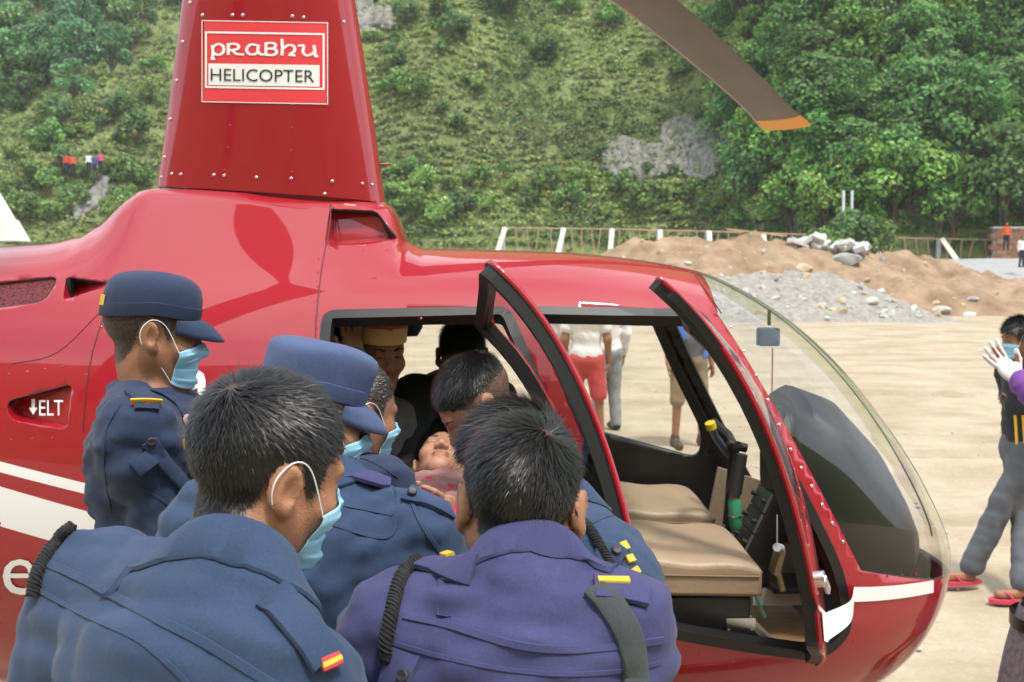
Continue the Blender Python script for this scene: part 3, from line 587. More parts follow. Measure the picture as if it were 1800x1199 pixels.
bmesh.ops.remove_doubles(skin, verts=skin.verts[:], dist=.0013)
bmesh.ops.triangulate(skin, faces=[f for f in skin.faces if len(f.verts) > 4 and f.calc_center_median().x < 2.22])
skin.faces.index_update()
# sort the faces into pieces
pieces = {}
for f in skin.faces:
    c = f.calc_center_median(); near = c.y < 0; s = 'n' if near else 'f'; a, z = c.x, c.z; key = 'body'
    if in_poly(a, z, WS): key = 'ws'
    elif in_poly(a, z, REAR): key = s+('rw' if in_poly(a, z, REARW) else 'rd')
    elif in_poly(a, z, FRONT): key = s+('fw' if in_poly(a, z, FRONTW) else 'fd')
    elif near and (in_poly(a, z, GRILLE) or in_poly(a, z, SCOOP) or in_poly(a, z, ELT)): key = 'hole'
    elif near and in_poly(a, z, INTAKE) and c.y < -.05: key = 'hole'
    pieces.setdefault(key, []).append(f.index)
skin.verts.ensure_lookup_table(); skin.faces.ensure_lookup_table()
def piece(key):
    ids = set(pieces[key]); bm = skin.copy(); bm.faces.ensure_lookup_table()
    bmesh.ops.delete(bm, geom=[f for f in bm.faces if f.index not in ids], context='FACES'); return bm
def solid(o, t, inner=1, off=-1):
    m = o.modifiers.new('thickness', 'SOLIDIFY'); m.thickness = t; m.offset = off; m.material_offset = inner; m.material_offset_rim = inner; m.use_even_offset = False
    return o
skin.faces.index_update()
body = solid(from_bm('fuselage', piece('body'), [RED, BLK], heli, deg=50), .018)
ws = from_bm('windscreen', piece('ws'), PLEX, heli)
# thin frame strip down the middle of the windscreen
mb = MB(); mid = []
for a in np.concatenate([np.linspace(1.39, 2.17, 40), np.linspace(2.175, 2.233, 8)]):
    mid.append(Vector((a, 0, station(a)[0]-.004)))
mid = [p for p in mid if p.z > .87]
mb.tube(mid, .0035, 6); mb.build('centre_strip', mat('clear_seal', (.30, .30, .27), .4), ws, True)
# far doors stay shut
def door_piece(dk, wk, name):
    o = solid(from_bm(name, piece(dk), [REDP, BLK], heli, deg=50), .025); w = from_bm('window', piece(wk), PLEX, o); return o, w
door_piece('frd', 'frw', 'cabin_door'); door_piece('ffd', 'ffw', 'cabin_door')
# near doors, swung out about their raked front edges
def loop_pts(poly, sgn, inset, out):
    pts = []; q = inset_poly(poly, inset)
    for i in range(len(q)):
        a, b = np.array(q[i]), np.array(q[(i+1) % len(q)]); k = max(1, int(np.linalg.norm(b-a)/.05))
        for j in range(k):
            p = a+(b-a)*j/k; pts.append(skin_pt(p[0], p[1], out, sgn))
    return pts
def ring_sweep(mb, pts, w, h, normals_from):
    """closed box section following pts; h along the skin normal, w across"""
    n = len(pts); rings = []
    for i in range(n):
        t = (pts[(i+1) % n]-pts[i-1]).normalized(); near = SKIN_BVH.find_nearest(pts[i]); nn = near[1]; x = t.cross(nn).normalized()
        p = pts[i]; rings.append([p-x*w/2, p+x*w/2, p+x*w/2-nn*h, p-x*w/2-nn*h])
    v = [q for r in rings for q in r]; f = []
    for i in range(n):
        j = (i+1) % n
        for k in range(4): f.append((i*4+k, i*4+(k+1) % 4, j*4+(k+1) % 4, j*4+k))
    mb.add(v, f)
def hinge_rot(p0, p1, ang):
    ax = (p1-p0).normalized(); return Matrix.Translation(p0) @ Matrix.Rotation(ang, 4, ax) @ Matrix.Translation(-p0)
def open_door(dk, wk, poly, wpoly, h0, rake, lean, ang, label):
    hp_ = skin_pt(*h0); M = hinge_rot(hp_, hp_+Vector((rake, -lean, -1)), ang)
    d = from_bm('cabin_door', piece(dk), [REDP, BLK], heli, deg=50); d['label'] = label
    w = from_bm('window', piece(wk), PLEX, d)
    mb = MB(); ring_sweep(mb, loop_pts(poly, -1, .016, -.004), .026, .034, None); fr = mb.build('frame', BLKR, d, False)
    mb = MB(); ring_sweep(mb, loop_pts(wpoly, -1, -.010, -.004), .030, .022, None); f2 = mb.build('window_frame', BLKR, d, False)
    for o in (d, w, fr, f2): o.data.transform(M)
    solid(d, .012).modifiers['thickness'].material_offset_rim = 0
    return d, M
rear_door, MR = open_door('nrd', 'nrw', REAR, REARW, (.94, 1.33), .25, .05, radians(-95), 'rear cabin door swung straight out')
front_door, MF = open_door('nfd', 'nfw', FRONT, FRONTW, (1.53, 1.35), .27, .06, radians(-67), 'front cabin door held half open with tape')
# black seals round the door openings of the body
for poly, nm in ((REAR, 'door_seal'), (FRONT, 'door_seal')):
    for sg in (-1, 1):
        mb = MB(); ring_sweep(mb, loop_pts(poly, sg, .006, .003), .030, .045, None); mb.build(nm, BLKR, heli, False)
# recessed pans: grille, scoop, ELT bay, cowl intake
def pan(poly, depth, name, mt, inset=.0):
    q = inset_poly(poly, inset) if inset else poly; n = len(poly); A = [skin_pt(p[0], p[1], 0) for p in poly]; B = [skin_pt(p[0], p[1], 0)+Vector((0, depth, 0)) for p in q]
    mb = MB(); mb.add(A+B, [(i, (i+1) % n, n+(i+1) % n, n+i) for i in range(n)]+[tuple(range(n, 2*n))]); return mb.build(name, mt, heli, False, fix=False)
def grille_mat():
    m = mat('perforated_mesh', (.035, .02, .02), .5, metal=.6); N = m.node_tree.nodes; Lk = m.node_tree.links
    v = N.new('ShaderNodeTexVoronoi'); v.inputs['Scale'].default_value = 150; t = N.new('ShaderNodeTexCoord'); Lk.new(t.outputs['Object'], v.inputs['Vector'])
    r = N.new('ShaderNodeValToRGB'); r.color_ramp.elements[0].color = (.004, .003, .003, 1); r.color_ramp.elements[1].color = (.16, .03, .035, 1); r.color_ramp.elements[0].position = .25; r.color_ramp.elements[1].position = .45
    Lk.new(v.outputs['Distance'], r.inputs['Fac']); Lk.new(r.outputs['Color'], N['Principled BSDF'].inputs['Base Color']); return m
pan(GRILLE, .012, 'vent_grille', grille_mat(), .004)
# scoop: floor rises from the hole at its back to the skin at its front
A = [skin_pt(*p) for p in SCOOP]; B = [skin_pt(*p)+Vector((0, .075*max(0, (-.40-p[0])/.15), 0)) for p in inset_poly(SCOOP, .003)]; n = len(A)
MB().add(A+B, [(i, (i+1) % n, n+(i+1) % n, n+i) for i in range(n)]+[tuple(range(n, 2*n))]).build('air_scoop', REDP, heli, False, fix=False)
MB().box(Vector((-.533, side_l(-.53, 1.79)+.05, 1.79)), (.012, .07, .055)).build('scoop_mouth', BLK, heli)
A = [skin_pt(*p) for p in ELT]; B = [skin_pt(*p)+Vector((0, .05*min(1, max(0, (-.40-p[0])/.17)), 0)) for p in inset_poly(ELT, .006)]; n = len(A)
MB().add(A+B, [(i, (i+1) % n, n+(i+1) % n, n+i) for i in range(n)]+[tuple(range(n, 2*n))]).build('beacon_bay', REDP, heli, False, fix=False)
A = [skin_pt(*p) for p in INTAKE]; B = [Vector((p[0]-.004, skin_pt(*p).y*.35+(-.075)*.65+.0+.03*((.42-p[0])/.2)-.02, p[1]+.004)) for p in inset_poly(INTAKE, .010)]; n = len(A)
MB().add(A+B, [(i, (i+1) % n, n+(i+1) % n, n+i) for i in range(n)]+[tuple(range(n, 2*n))]).build('cowl_intake', REDP, heli, False, fix=False)
skin.free()

# ---- mast fairing (tall fin) with neck, rivets and the company sign
def airfoil(a0, a1, half, z, n=40, slope=0.):
    P = []
    for k in range(n):
        t = 2*pi*k/n; x = .5+.5*cos(t)                  # 1 = leading (front)
        th = half*(2.6*sqrt(max(x*(1-x), 0))*(.55+.45*x))
        P.append(Vector((a0+(a1-a0)*x, math.copysign(th, sin(t)) if abs(sin(t)) > 1e-6 else 0, z+slope*(x-.5))))
    return P
def fin_edges(z): t = (z-2.08)/(2.68-2.08); return -.372+t*.095, .374+t*-.087
rings = []
for z in np.linspace(2.087, 3.08, 24):
    a0, a1 = fin_edges(z); k = max(0, 1-(z-2.087)/.25); rings.append(airfoil(a0, a1, .112-.02*(z-2.09), z, slope=-.052*k))
top = rings[-1]; c = sum(top, Vector())/len(top); rings.append([c+(p-c)*.8+Vector((0, 0, .03)) for p in top])
fin = MB().loft(rings).build('mast_fairing', REDP, heli, True, 45)
MB().loft([airfoil(-.275, .345, .10, z, slope=-.05) for z in (2.02, 2.10)]).build('fairing_neck', mat('neck_red', (.20, .004, .008), .4), heli, True, 45)
def fin_l(a, z):
    a0, a1 = fin_edges(z); x = min(max((a-a0)/(a1-a0), .002), .998); half = .112-.02*(z-2.09); return -half*2.6*sqrt(x*(1-x))*(.55+.45*x)
def dome_mesh(r=.006, h=.0035):
    bm = bmesh.new(); bmesh.ops.create_uvsphere(bm, u_segments=8, v_segments=5, radius=1)
    bmesh.ops.delete(bm, geom=[v for v in bm.verts if v.co.z < -.1], context='VERTS')
    for v in bm.verts: v.co = Vector((v.co.x*r, v.co.y*r, v.co.z*h))
    me = bpy.data.meshes.new('rivet'); bm.to_mesh(me); bm.free(); me.polygons.foreach_set('use_smooth', [True]*len(me.polygons)); return me
RIV = dome_mesh(.0058, .004); RIV.materials.append(mat('rivet_metal', (.55, .42, .42), .25, metal=.8))
RIVS = dome_mesh(.0042, .0022); RIVS.materials.append(REDP)
def rivet(pos, nrm, parent, me=RIV):
    o = bpy.data.objects.new('rivet', me); COL.objects.link(o); o.parent = parent; o.location = pos; o.rotation_euler = Vector(nrm).to_track_quat('Z', 'Y').to_euler(); return o
FINR = [(334,5),(356,27),(409,27),(427,27),(514,29),(534,31),(604,39),(321,74),(310,142),(299,210),(289,277),(284,312),(302,306),(318,307),(376,308),(394,309),(451,312),(512,314),(584,319),(637,323),(654,325),(571,341)]
for (px, py) in FINR:
    p = hat(px, py, -.10)
    for _ in range(4): p = hat(px, py, fin_l(p.x, p.z))
    rivet(p+Vector((0, -.001, 0)), (0, -1, 0), fin)
for (px, py) in [(408,182),(513,186),(404,221),(513,225),(400,260),(512,265),(395,299),(513,303),(423,64),(513,66),(423,104),(513,106)]:
    p = hat(px, py, -.10)
    for _ in range(4): p = hat(px, py, fin_l(p.x, p.z))
    if py > 170: rivet(p, (0, -1, 0), fin, RIVS)
MB().tube([hat(668, 289, 0), hat(688, 289, 0)], .0035, 8).build('drain_tube', REDP, fin, True)
# sign: a thin decal bent to the fin
def fin_patch(px0, py0, px1, py1, out, sk=(0, 0), nx=14, ny=3):
    P = []
    for j in range(ny+1):
        R = []
        for i in range(nx+1):
            x = px0+(px1-px0)*i/nx+sk[0]*j/ny; y = py0+(py1-py0)*j/ny+sk[1]*i/nx; p = hat(x, y, -.11)
            for _ in range(4): p = hat(x, y, fin_l(p.x, p.z))
            R.append(p+Vector((0, -out, 0)))
        P.append(R)
    return P
SIGNRED = mat('sign_red', (.72, .06, .075), .4, spec=.3); GREENBLK = mat('sign_black', (.02, .035, .03), .45); SWH = mat('sign_white', (.82, .82, .82), .4, spec=.3)
sign = MB().grid(fin_patch(359, 36.5, 576, 178.5, .0025, (-2, 4))).build('sign_panel', SIGNRED, fin, True, fix=False)
def frame_strip(mb, x0, y0, x1, y1, w, out):
    for (a, b, c, d) in ((x0, y0, x1, y0+w), (x0, y1-w, x1, y1), (x0, y0+w, x0+w, y1-w), (x1-w, y0+w, x1, y1-w)): mb.grid(fin_patch(a, b, c, d, out, (0, 0), 14 if c-a > 20 else 1, 6 if d-b > 20 else 1))
def fs_(mb, q, sl, out):                               # sloped white frame: four thin strips
    (x0, y0, x1, y1, w) = q
    for (a, b, c, d, s) in ((x0, y0, x1, y0+w, sl), (x0, y1-w, x1, y1, sl), (x0, y0+w, x0+w, y1-w, 0), (x1-w, y0+w+sl, x1, y1-w+sl, 0)):
        mb.grid(fin_patch(a, b, c, d, out, (0, s), 12 if c-a > 20 else 1, 4 if d-b > 20 else 1))
mb = MB(); fs_(mb, (361, 55.5, 571, 155, 3.4), 3.5, .0040); mb.build('sign_border', SWH, sign, True, fix=False)
MB().grid(fin_patch(367, 112, 562, 150, .0040, (0, 3))).build('sign_band', SWH, sign, True, fix=False)
mb = MB(); fs_(mb, (355, 36, 577, 180.0, 1.4), 4, .0040); mb.build('sign_edge', SWH, sign, True, fix=False)
# lettering strokes (pixel outlines from the sign) thickened into flat ribbons on the fin
def fin_stroke(mb, pts, w, out, closed=False, vert=1.0):
    P = catmull(pts, 5) if len(pts) > 2 else [np.array(p, float) for p in pts]
    if closed: P = catmull(list(pts)+[pts[0]], 5)
    L = []; R = []
    for i, p in enumerate(P):
        t = P[min(i+1, len(P)-1)]-P[max(i-1, 0)]; t = t/max(np.linalg.norm(t), 1e-6); nrm = np.array([-t[1], t[0]])
        ww = w*(.62+.38*abs(t[1])**1.0)*vert
        for S, sg in ((L, 1), (R, -1)):
            q = p+nrm*sg*ww/2; v = hat(q[0], q[1], -.11)
            for _ in range(3): v = hat(q[0], q[1], fin_l(v.x, v.z))
            S.append(v+Vector((0, -out, 0)))
    mb.grid([L, R])
mb = MB(); W_ = 5.6
for s in ([(374, 80), (375, 92), (374, 104)], [(371, 104.5), (379, 104)], [(375, 83), (384, 78), (393, 82), (393, 92), (385, 97), (376, 94)],                       # p
          [(402, 80), (402, 97)], [(399, 79), (412, 77.5), (420, 81), (417, 87), (404, 89)], [(410, 89), (416, 95), (430, 96.5)],                                        # R
          [(452, 80), (441, 79), (434, 87), (438, 95), (448, 96), (455, 91)], [(455, 79), (454, 90), (459, 96), (465, 96)],                                             # a
          [(468, 76), (468, 97)], [(466, 77), (478, 76), (485, 79), (482, 85), (471, 86)], [(471, 86), (483, 87), (487, 92), (481, 97), (466, 97)],                       # B
          [(496, 69), (497, 85), (496, 98)], [(497, 87), (507, 80), (517, 82), (518, 90), (510, 96)], [(507, 97), (520, 98)],                                            # h
          [(524, 81), (534, 81), (533, 92), (540, 98), (551, 94), (554, 88)], [(552, 80), (554, 90), (555, 99), (560, 99)]):                                              # u
    fin_stroke(mb, s, W_, .0042)
mb.build('sign_lettering', SWH, sign, False, fix=False)
def text_mesh(txt, size=1.0):
    cu = bpy.data.curves.new('t', 'FONT'); cu.body = txt; cu.size = size; cu.resolution_u = 3
    o = bpy.data.objects.new('t', cu); COL.objects.link(o); dg = bpy.context.evaluated_depsgraph_get(); me = bpy.data.meshes.new_from_object(o.evaluated_get(dg))
    bpy.data.objects.remove(o, do_unlink=True); bpy.data.curves.remove(cu); return me
def text_on(txt, name, mt, parent, mapf, cells=10, stretch=None):
    """text triangulated, sliced into cells and carried onto a surface by mapf(u, v) with u, v in 0..1"""
    me = text_mesh(txt); bm = bmesh.new(); bm.from_mesh(me); bpy.data.meshes.remove(me)
    xs = [v.co.x for v in bm.verts]; ys = [v.co.y for v in bm.verts]; x0, x1, y0, y1 = min(xs), max(xs), min(ys), max(ys)
    for i in range(1, cells): bmesh.ops.bisect_plane(bm, geom=bm.verts[:]+bm.edges[:]+bm.faces[:], plane_co=(x0+(x1-x0)*i/cells, 0, 0), plane_no=(1, 0, 0))
    for i in range(1, 4): bmesh.ops.bisect_plane(bm, geom=bm.verts[:]+bm.edges[:]+bm.faces[:], plane_co=(0, y0+(y1-y0)*i/4, 0), plane_no=(0, 1, 0))
    for v in bm.verts: v.co = mapf((v.co.x-x0)/(x1-x0), (v.co.y-y0)/(y1-y0))
    return from_bm(name, bm, mt, parent, False)
def fin_map(x0, y0, x1, y1, sl, out):
    def f(u, v):
        x = x0+(x1-x0)*u; y = y1+(y0-y1)*v+sl*u; p = hat(x, y, -.11)
        for _ in range(3): p = hat(x, y, fin_l(p.x, p.z))
        return p+Vector((0, -out, 0))
    return f
text_on('HELICOPTER', 'sign_text', GREENBLK, sign, fin_map(371, 121, 553, 142.5, 3, .0056), 20)
def side_map(x0, y0, x1, y1, out, sl=0, dep=0):
    def f(u, v):
        x = x0+(x1-x0)*u; y = y1+(y0-y1)*v+sl*u; p = hat(x, y, -.5)
        for _ in range(6): p = hat(x, y, side_l(p.x, p.z)+dep)
        return p+Vector((0, -out, 0))
    return f
text_on('ELT', 'beacon_text', WHITEP, heli, side_map(70, 703, 112, 730, .004, 0, .022), 4)
mb = MB(); fmap = side_map(52, 701, 67, 729, .004, 0, .028)
mb.add([fmap(*p) for p in ((.3, 1), (.7, 1), (.7, .45), (1, .45), (.5, 0), (0, .45), (.3, .45))], [(0, 1, 2, 6), (3, 4, 5), (3, 5, 6, 2)]); mb.build('beacon_arrow', WHITEP, heli, fix=False)
text_on('e', 'livery_letter', WHITEP, heli, side_map(6, 982, 64, 1045, .004), 8)
text_on('a', 'livery_letter', WHITEP, heli, side_map(312, 650, 372, 716, .004, -3), 8)
text_on('m', 'livery_letter', WHITEP, heli, side_map(-75, 988, -4, 1048, .004), 8)
# rivet lines on the engine bay panels and along the roof and windscreen seam
def rivet_line(pts, step, me=RIVS):
    P = [np.array(p, float) for p in pts]
    for i in range(len(P)-1):
        k = max(1, int(np.linalg.norm(P[i+1]-P[i])/step))
        for j in range(k):
            q = P[i]+(P[i+1]-P[i])*j/k; d = HMI.to_3x3() @ ray(*q); c = HMI @ CAM; h = SKIN_BVH.ray_cast(c, d.normalized())
            if h[0]: rivet(h[0], h[1], heli, me)
rivet_line([(16, 658), (140, 640)], 31); rivet_line([(20, 774), (130, 768)], 31)
rivet_line([(178, 575), (162, 615), (152, 660), (148, 700)], 24); rivet_line([(0, 920), (2, 1140)], 22); rivet_line([(560, 455), (556, 600)], 24)
rivet_line([(640, 440), (760, 436), (900, 440)], 40); rivet_line([(1212, 478), (1262, 545)], 17); rivet_line([(1285, 575), (1330, 660), (1390, 790), (1500, 985)], 36, RIV)
rivet_line([(1492, 1008), (1560, 1012), (1635, 1008)], 22); rivet_line([(1480, 1085), (1510, 1150)], 18); rivet_line([(1230, 1150), (1400, 1185)], 45); rivet_line([(740, 560), (1250, 535)], 500)
def seam(pts, name='panel_seam', w=.0022):
    L = []; c = HMI @ CAM
    for q in catmull(pts, 8):
        d = HMI.to_3x3() @ ray(*q); h = SKIN_BVH.ray_cast(c, d.normalized())
        if h[0]: L.append(h[0]+h[1]*.0002)
    if len(L) > 1: MB().tube(L, w, 5).build(name, mat('seam_dark', (.10, .004, .006), .6), heli, True)
seam([(582, 340), (579, 400), (566, 470), (556, 560), (555, 610)]); seam([(186, 545), (165, 610), (152, 680), (146, 760)])
seam([(1215, 475), (1240, 510), (1268, 551)]); seam([(20, 640), (100, 620), (180, 545)], w=.0015)

# ---- rotor: hub, two blades drooping at rest
hub = Vector((0, 0, 3.5))
MB().tube([hub+Vector((0, 0, -.5)), hub+Vector((0, 0, .12))], .045, 14).build('mast', STEEL, heli, True)
MB().box(hub, (.42, .16, .13)).tube([hub+Vector((0, 0, .02)), hub+Vector((0, 0, .18))], .07, 14).build('rotor_hub', DARKGREY, heli, bevel=.02)
BLADE = mat('blade_grey', (.105, .082, .068), .42, var=.12, vscale=3); YEL = mat('blade_yellow', (.72, .30, .03), .45); EDGE = mat('blade_edge', (.36, .31, .24), .35)
phi0 = radians(55.5)-PSI
def blade(phi, cs=1.0):
    d = Vector((cos(phi), sin(phi), 0)); x = Vector((sin(phi), -cos(phi), 0)); out = {}
    def ringat(r):
        c = (.30 if r < 4.6 else .30+.07*(r-4.6)/.43)*cs; z = hub.z-.02*r-.0199*r*r; o = hub+d*r; o.z = z; P = []
        tw = radians(7-1.0*r)
        for k in range(16):
            t = 2*pi*k/16; u = .5*cos(t)*c; th = .022*sin(t)*(1-.55*(.5-.5*cos(t)))
            P.append(o+x*(u*cos(tw))+Vector((0, 0, u*sin(tw)+th)))
        return P
    b = MB().loft([ringat(r) for r in np.linspace(.35, 4.82, 26)]).build('rotor_blade', BLADE, heli, True, 60)
    MB().loft([ringat(r) for r in np.linspace(4.822, 5.03, 4)]).build('blade_tip', YEL, b, True, 60)
    MB().tube([ringat(r)[8] for r in np.linspace(.4, 5.02, 26)], .007, 6).build('leading_edge', EDGE, b, True)
    return b
blade(phi0); blade(phi0+pi, .8)

# ---- tail cone, skids, exhaust (mostly out of view)
tail = MB().loft([[Vector((a, r*cos(t), 1.52+r*sin(t))) for t in np.linspace(0, 2*pi, 20, endpoint=False)] for a, r in ((-1.70, .185), (-2.6, .15), (-4.2, .115), (-5.9, .085))]).build('tail_cone', REDP, heli, True, 50)
MB().prism([(-5.5, -.01, 1.55), (-5.95, -.01, 2.35), (-6.2, -.01, 2.35), (-5.95, -.01, 1.5), (-6.05, -.01, .9), (-5.8, -.01, .9)], (0, .02, 0)).build('tail_fin', REDP, heli)
for sg in (-1, 1):
    MB().tube([(-1.3, sg*.95, .05), (1.7, sg*.95, .05), (1.95, sg*.95, .09), (2.1, sg*.95, .18)], .04, 10).build('skid', REDP, heli, True)
    for a in (-.55, .95): MB().tube([(a, sg*.30, .43), (a, sg*.62, .36), (a, sg*.93, .06)], .03, 8).build('skid_strut', REDP, heli, True)

# ---- cabin interior
MB().prism([(.2, -.46, .62), (1.5, -.46, .62), (1.72, -.34, .62), (1.80, -.26, .62), (1.80, .26, .62), (1.72, .34, .62), (1.5, .46, .62), (.2, .46, .62)], (0, 0, .02)).build('cabin_floor', mat('wood_floor', (.34, .21, .10), .5, col2=(.18, .10, .05), vscale=3, stretch=(1, 12, 1)), heli)
MB().box((.20, 0, 1.12), (.03, .96, .96)).build('rear_bulkhead', mat('brown_quilt', (.07, .025, .02), .8, var=.4, vscale=30), heli)
MB().box((.52, 0, .77), (.60, .98, .50)).build('rear_seat_base', BLK, heli, bevel=.01)
for s in (-1, 1): MB().box((.53, s*.25, 1.065), (.50, .44, .09)).build('rear_seat_cushion', TAN, heli, True, bevel=.03)
def cushion(l0, l1, name='seat_cushion'):
    rings = []; a0, a1 = 1.00, 1.50
    n = 9
    bm = bmesh.new(); bmesh.ops.create_grid(bm, x_segments=24, y_segments=20, size=1); 
    for v in bm.verts:
        x, y = v.co.x, v.co.y; e = max(abs(x), abs(y)); a = (a0+a1)/2+x*(a1-a0)/2; l = (l0+l1)/2+y*(l1-l0)/2
        pad = (1-max(0, (abs(x)-.8)/.2)**2*.35)*(1-max(0, (abs(y)-.8)/.2)**2*.35)
        crease = -.006*math.exp(-((x-.1*y)/.03)**2)*(abs(y) < .55) - .004*math.exp(-((y-.35)/.03)**2)*(abs(x) < .5)
        v.co = (a, l, 1.01+.03*(-x)*.5+.035*pad-.03+crease+.004*sin(7*x+3*y))
    r = bmesh.ops.extrude_face_region(bm, geom=bm.faces[:]); vs = [g for g in r['geom'] if isinstance(g, bmesh.types.BMVert)]
    for v in vs: v.co.z = .905 - .02*(v.co.x-1.25)
    bmesh.ops.recalc_face_normals(bm, faces=bm.faces)
    o = from_bm(name, bm, TAN, heli, True, 50); b = o.modifiers.new('soft', 'BEVEL'); b.width = .012; b.segments = 3; b.limit_method = 'ANGLE'; b.angle_limit = radians(40); return o
for (l0, l1) in ((-.515, -.065), (.065, .515)):
    cu_ = cushion(l0, l1); PIP = mat('tan_piping', (.24, .165, .105), .5)
    MB().tube([(1.503, l0+.02+(l1-l0-.04)*t, .968+.004*sin(9*t)) for t in np.linspace(0, 1, 12)], .0028, 6).build('piping', PIP, cu_, True)
    MB().tube([(1.02+.47*t, l0-.0025, .975-.012*t) for t in np.linspace(0, 1, 12)], .0028, 6).build('piping', PIP, cu_, True)
for (l0, l1) in ((-.50, -.07), (.07, .50)): MB().box((1.22, (l0+l1)/2, .70), (.50, l1-l0, .395)).build('seat_base', BLK, heli, bevel=.008)
pl = MB().box((1.44, -.506, .80), (.085, .006, .075)).build('access_plate', STEEL, heli)
for s in (-1, 1): MB().tube([(1.44+s*.034, -.509, .80), (1.44+s*.034, -.514, .80)], .005, 8).build('screw', STEEL, pl)
MB().prism([(1.475, -.485, .82), (1.475, -.30, .82), (1.60, -.30, .65), (1.66, -.485, .65)], (-.012, 0, -.008)).build('footwell_carpet', TANC, heli)
MB().prism([(1.60, .45, 1.08), (1.95, .36, .98), (1.95, .36, .64), (1.52, .47, .64)], (0, .012, 0)).build('side_carpet', TANC, heli)
# centre stick with its tee bar
cy = MB().tube([(1.50, 0, .64), (1.545, 0, 1.25)], .017, 10).tube([(1.545, .0, 1.25), (1.55, .10, 1.27), (1.52, .20, 1.30)], .012, 8).tube([(1.545, 0, 1.25), (1.53, -.10, 1.27)], .012, 8).build('control_stick', BLK, heli, True)
p_ = [hat(1283, 800, .05), hat(1270, 785, .03), hat(1258, 768, .0), hat(1250, 750, -.03)]
MB().tube(p_, .013, 10).build('grip_arm', mat('blue_grey_grip', (.07, .09, .12), .4), cy, True)
MB().tube([hat(1251, 753, -.03), hat(1248, 743, -.035)], .018, 12).build('yellow_cap', mat('yellow_plastic', (.75, .52, .02), .4), cy, True)
MB().tube([hat(1312, 788, .0), hat(1280, 780, .0)], .016, 10).build('grip_bar', BLKR, cy, True)
MB().tube([hat(1302, 798, -.02), hat(1290, 868, -.02)], [.024, .026], 12).build('foam_grip', DARKGREY, cy, True)
MB().tube([hat(1276, 930, -.01), hat(1262, 935, -.01), hat(1270, 952, -.01)], .02, 8).build('stick_boot', BLKR, cy, True)
ex = MB().tube([hat(1291, 872, -.02), hat(1291, 880, -.02), hat(1293, 925, -.02), hat(1293, 930, -.02)], [.014, .022, .022, .018], 14).build('fire_extinguisher', mat('green_paint', (.05, .30, .16), .4), heli, True)
MB().tube([hat(1291, 868, -.02), hat(1291, 873, -.02)], .018, 12).build('valve', mat('red_plastic', (.5, .02, .02), .4), ex, True)
MB().tube([hat(1292, 905, -.02), hat(1292, 908, -.02)], .024, 14).build('strap', STEEL, ex, True)
# console and instrument pod
def screen_mat():
    m = mat('radio_face', (.02, .02, .022), .35); N = m.node_tree.nodes; Lk = m.node_tree.links
    t = N.new('ShaderNodeTexCoord'); b = N.new('ShaderNodeTexBrick'); b.inputs['Scale'].default_value = 22; b.inputs['Color1'].default_value = (.012, .012, .014, 1); b.inputs['Color2'].default_value = (.03, .03, .032, 1); b.inputs['Mortar'].default_value = (.11, .11, .11, 1); b.inputs['Mortar Size'].default_value = .012
    Lk.new(t.outputs['Object'], b.inputs['Vector']); Lk.new(b.outputs['Color'], N['Principled BSDF'].inputs['Base Color']); return m
_t, _b = hat(1372, 872, -.03), hat(1308, 1005, -.03); Rc = Matrix.Rotation(-atan2(_t.z-_b.z, _t.x-_b.x), 3, 'Y'); CC = (_t+_b)/2
con = MB().box(CC, ((_t-_b).length, .17, .10), Rc).build('radio_console', BLK, heli, bevel=.006)
for i in range(4):
    c = CC + Rc @ Vector((.11-.075*i, 0, .053)); rd = MB().box(c, (.068, .145, .012), Rc).build('radio', screen_mat(), con)
    for s in (-1, 1): MB().tube([c+Rc @ Vector((0, s*.055, .006)), c+Rc @ Vector((0, s*.055, .022))], .008, 10).build('knob', DARKGREY, rd, True)
rings = []
for a, zt, zb, w in ((1.70, 1.43, .94, .24), (1.74, 1.45, .90, .28), (1.85, 1.41, .82, .31), (1.97, 1.28, .78, .30), (2.06, 1.13, .79, .24), (2.13, 1.01, .84, .13)):
    rings.append([Vector((a, math.copysign(w*abs(cos(t))**.8, cos(t)), (zt+zb)/2+(zt-zb)/2*math.copysign(abs(sin(t))**.75, sin(t)))) for t in np.linspace(0, 2*pi, 28, endpoint=False)])
pod = MB().loft(rings).build('instrument_pod', mat('black_vinyl', (.010, .010, .011), .5, spec=.3), heli, True, 45)
for (l, z) in ((-.11, 1.33), (0, 1.34), (.11, 1.33), (-.12, 1.20), (0, 1.21), (.12, 1.20), (-.06, 1.09), (.06, 1.09)):
    g = MB().tube([(1.700, l, z), (1.690, l, z)], .046, 20).build('gauge', DARKGREY, pod, True)
    MB().tube([(1.6895, l, z), (1.6885, l, z)], .038, 20).build('dial', mat('dial_face', (.03, .05, .05), .2, var=.8, vscale=40), g)
MB().tube([hat(1352, 545, 0), hat(1352, 572, 0)], .006, 8).build('compass_stalk', BLK, heli)
cp = MB().box(hat(1350, 592, 0), (.07, .05, .062)).build('compass', mat('compass_blue', (.035, .055, .09), .4), heli, bevel=.01)
MB().tube([hat(1358, 612, 0), hat(1357, 690, 0)], .0025, 6).build('slip_string', mat('red_plastic', (.5, .02, .02), .4), cp)
MB().box(hat(1430, 710, .05), (.15, .06, .035), Matrix.Rotation(radians(25), 3, 'Y')).build('phone_holder', mat('blue_grey_grip', (.07, .09, .12), .4), pod, bevel=.006)
for (px, l) in ((1366, -.20), (1412, .02)):
    p = hat(px, 985, l); pe = MB().box(p, (.018, .06, .085), Matrix.Rotation(radians(14), 3, 'Y')).tube([p+Vector((0, 0, -.03)), p+Vector((.02, 0, -.10))], .010, 8).build('pedal', mat('worn_brass', (.42, .30, .16), .4, metal=.7) if px < 1400 else BLK, heli)
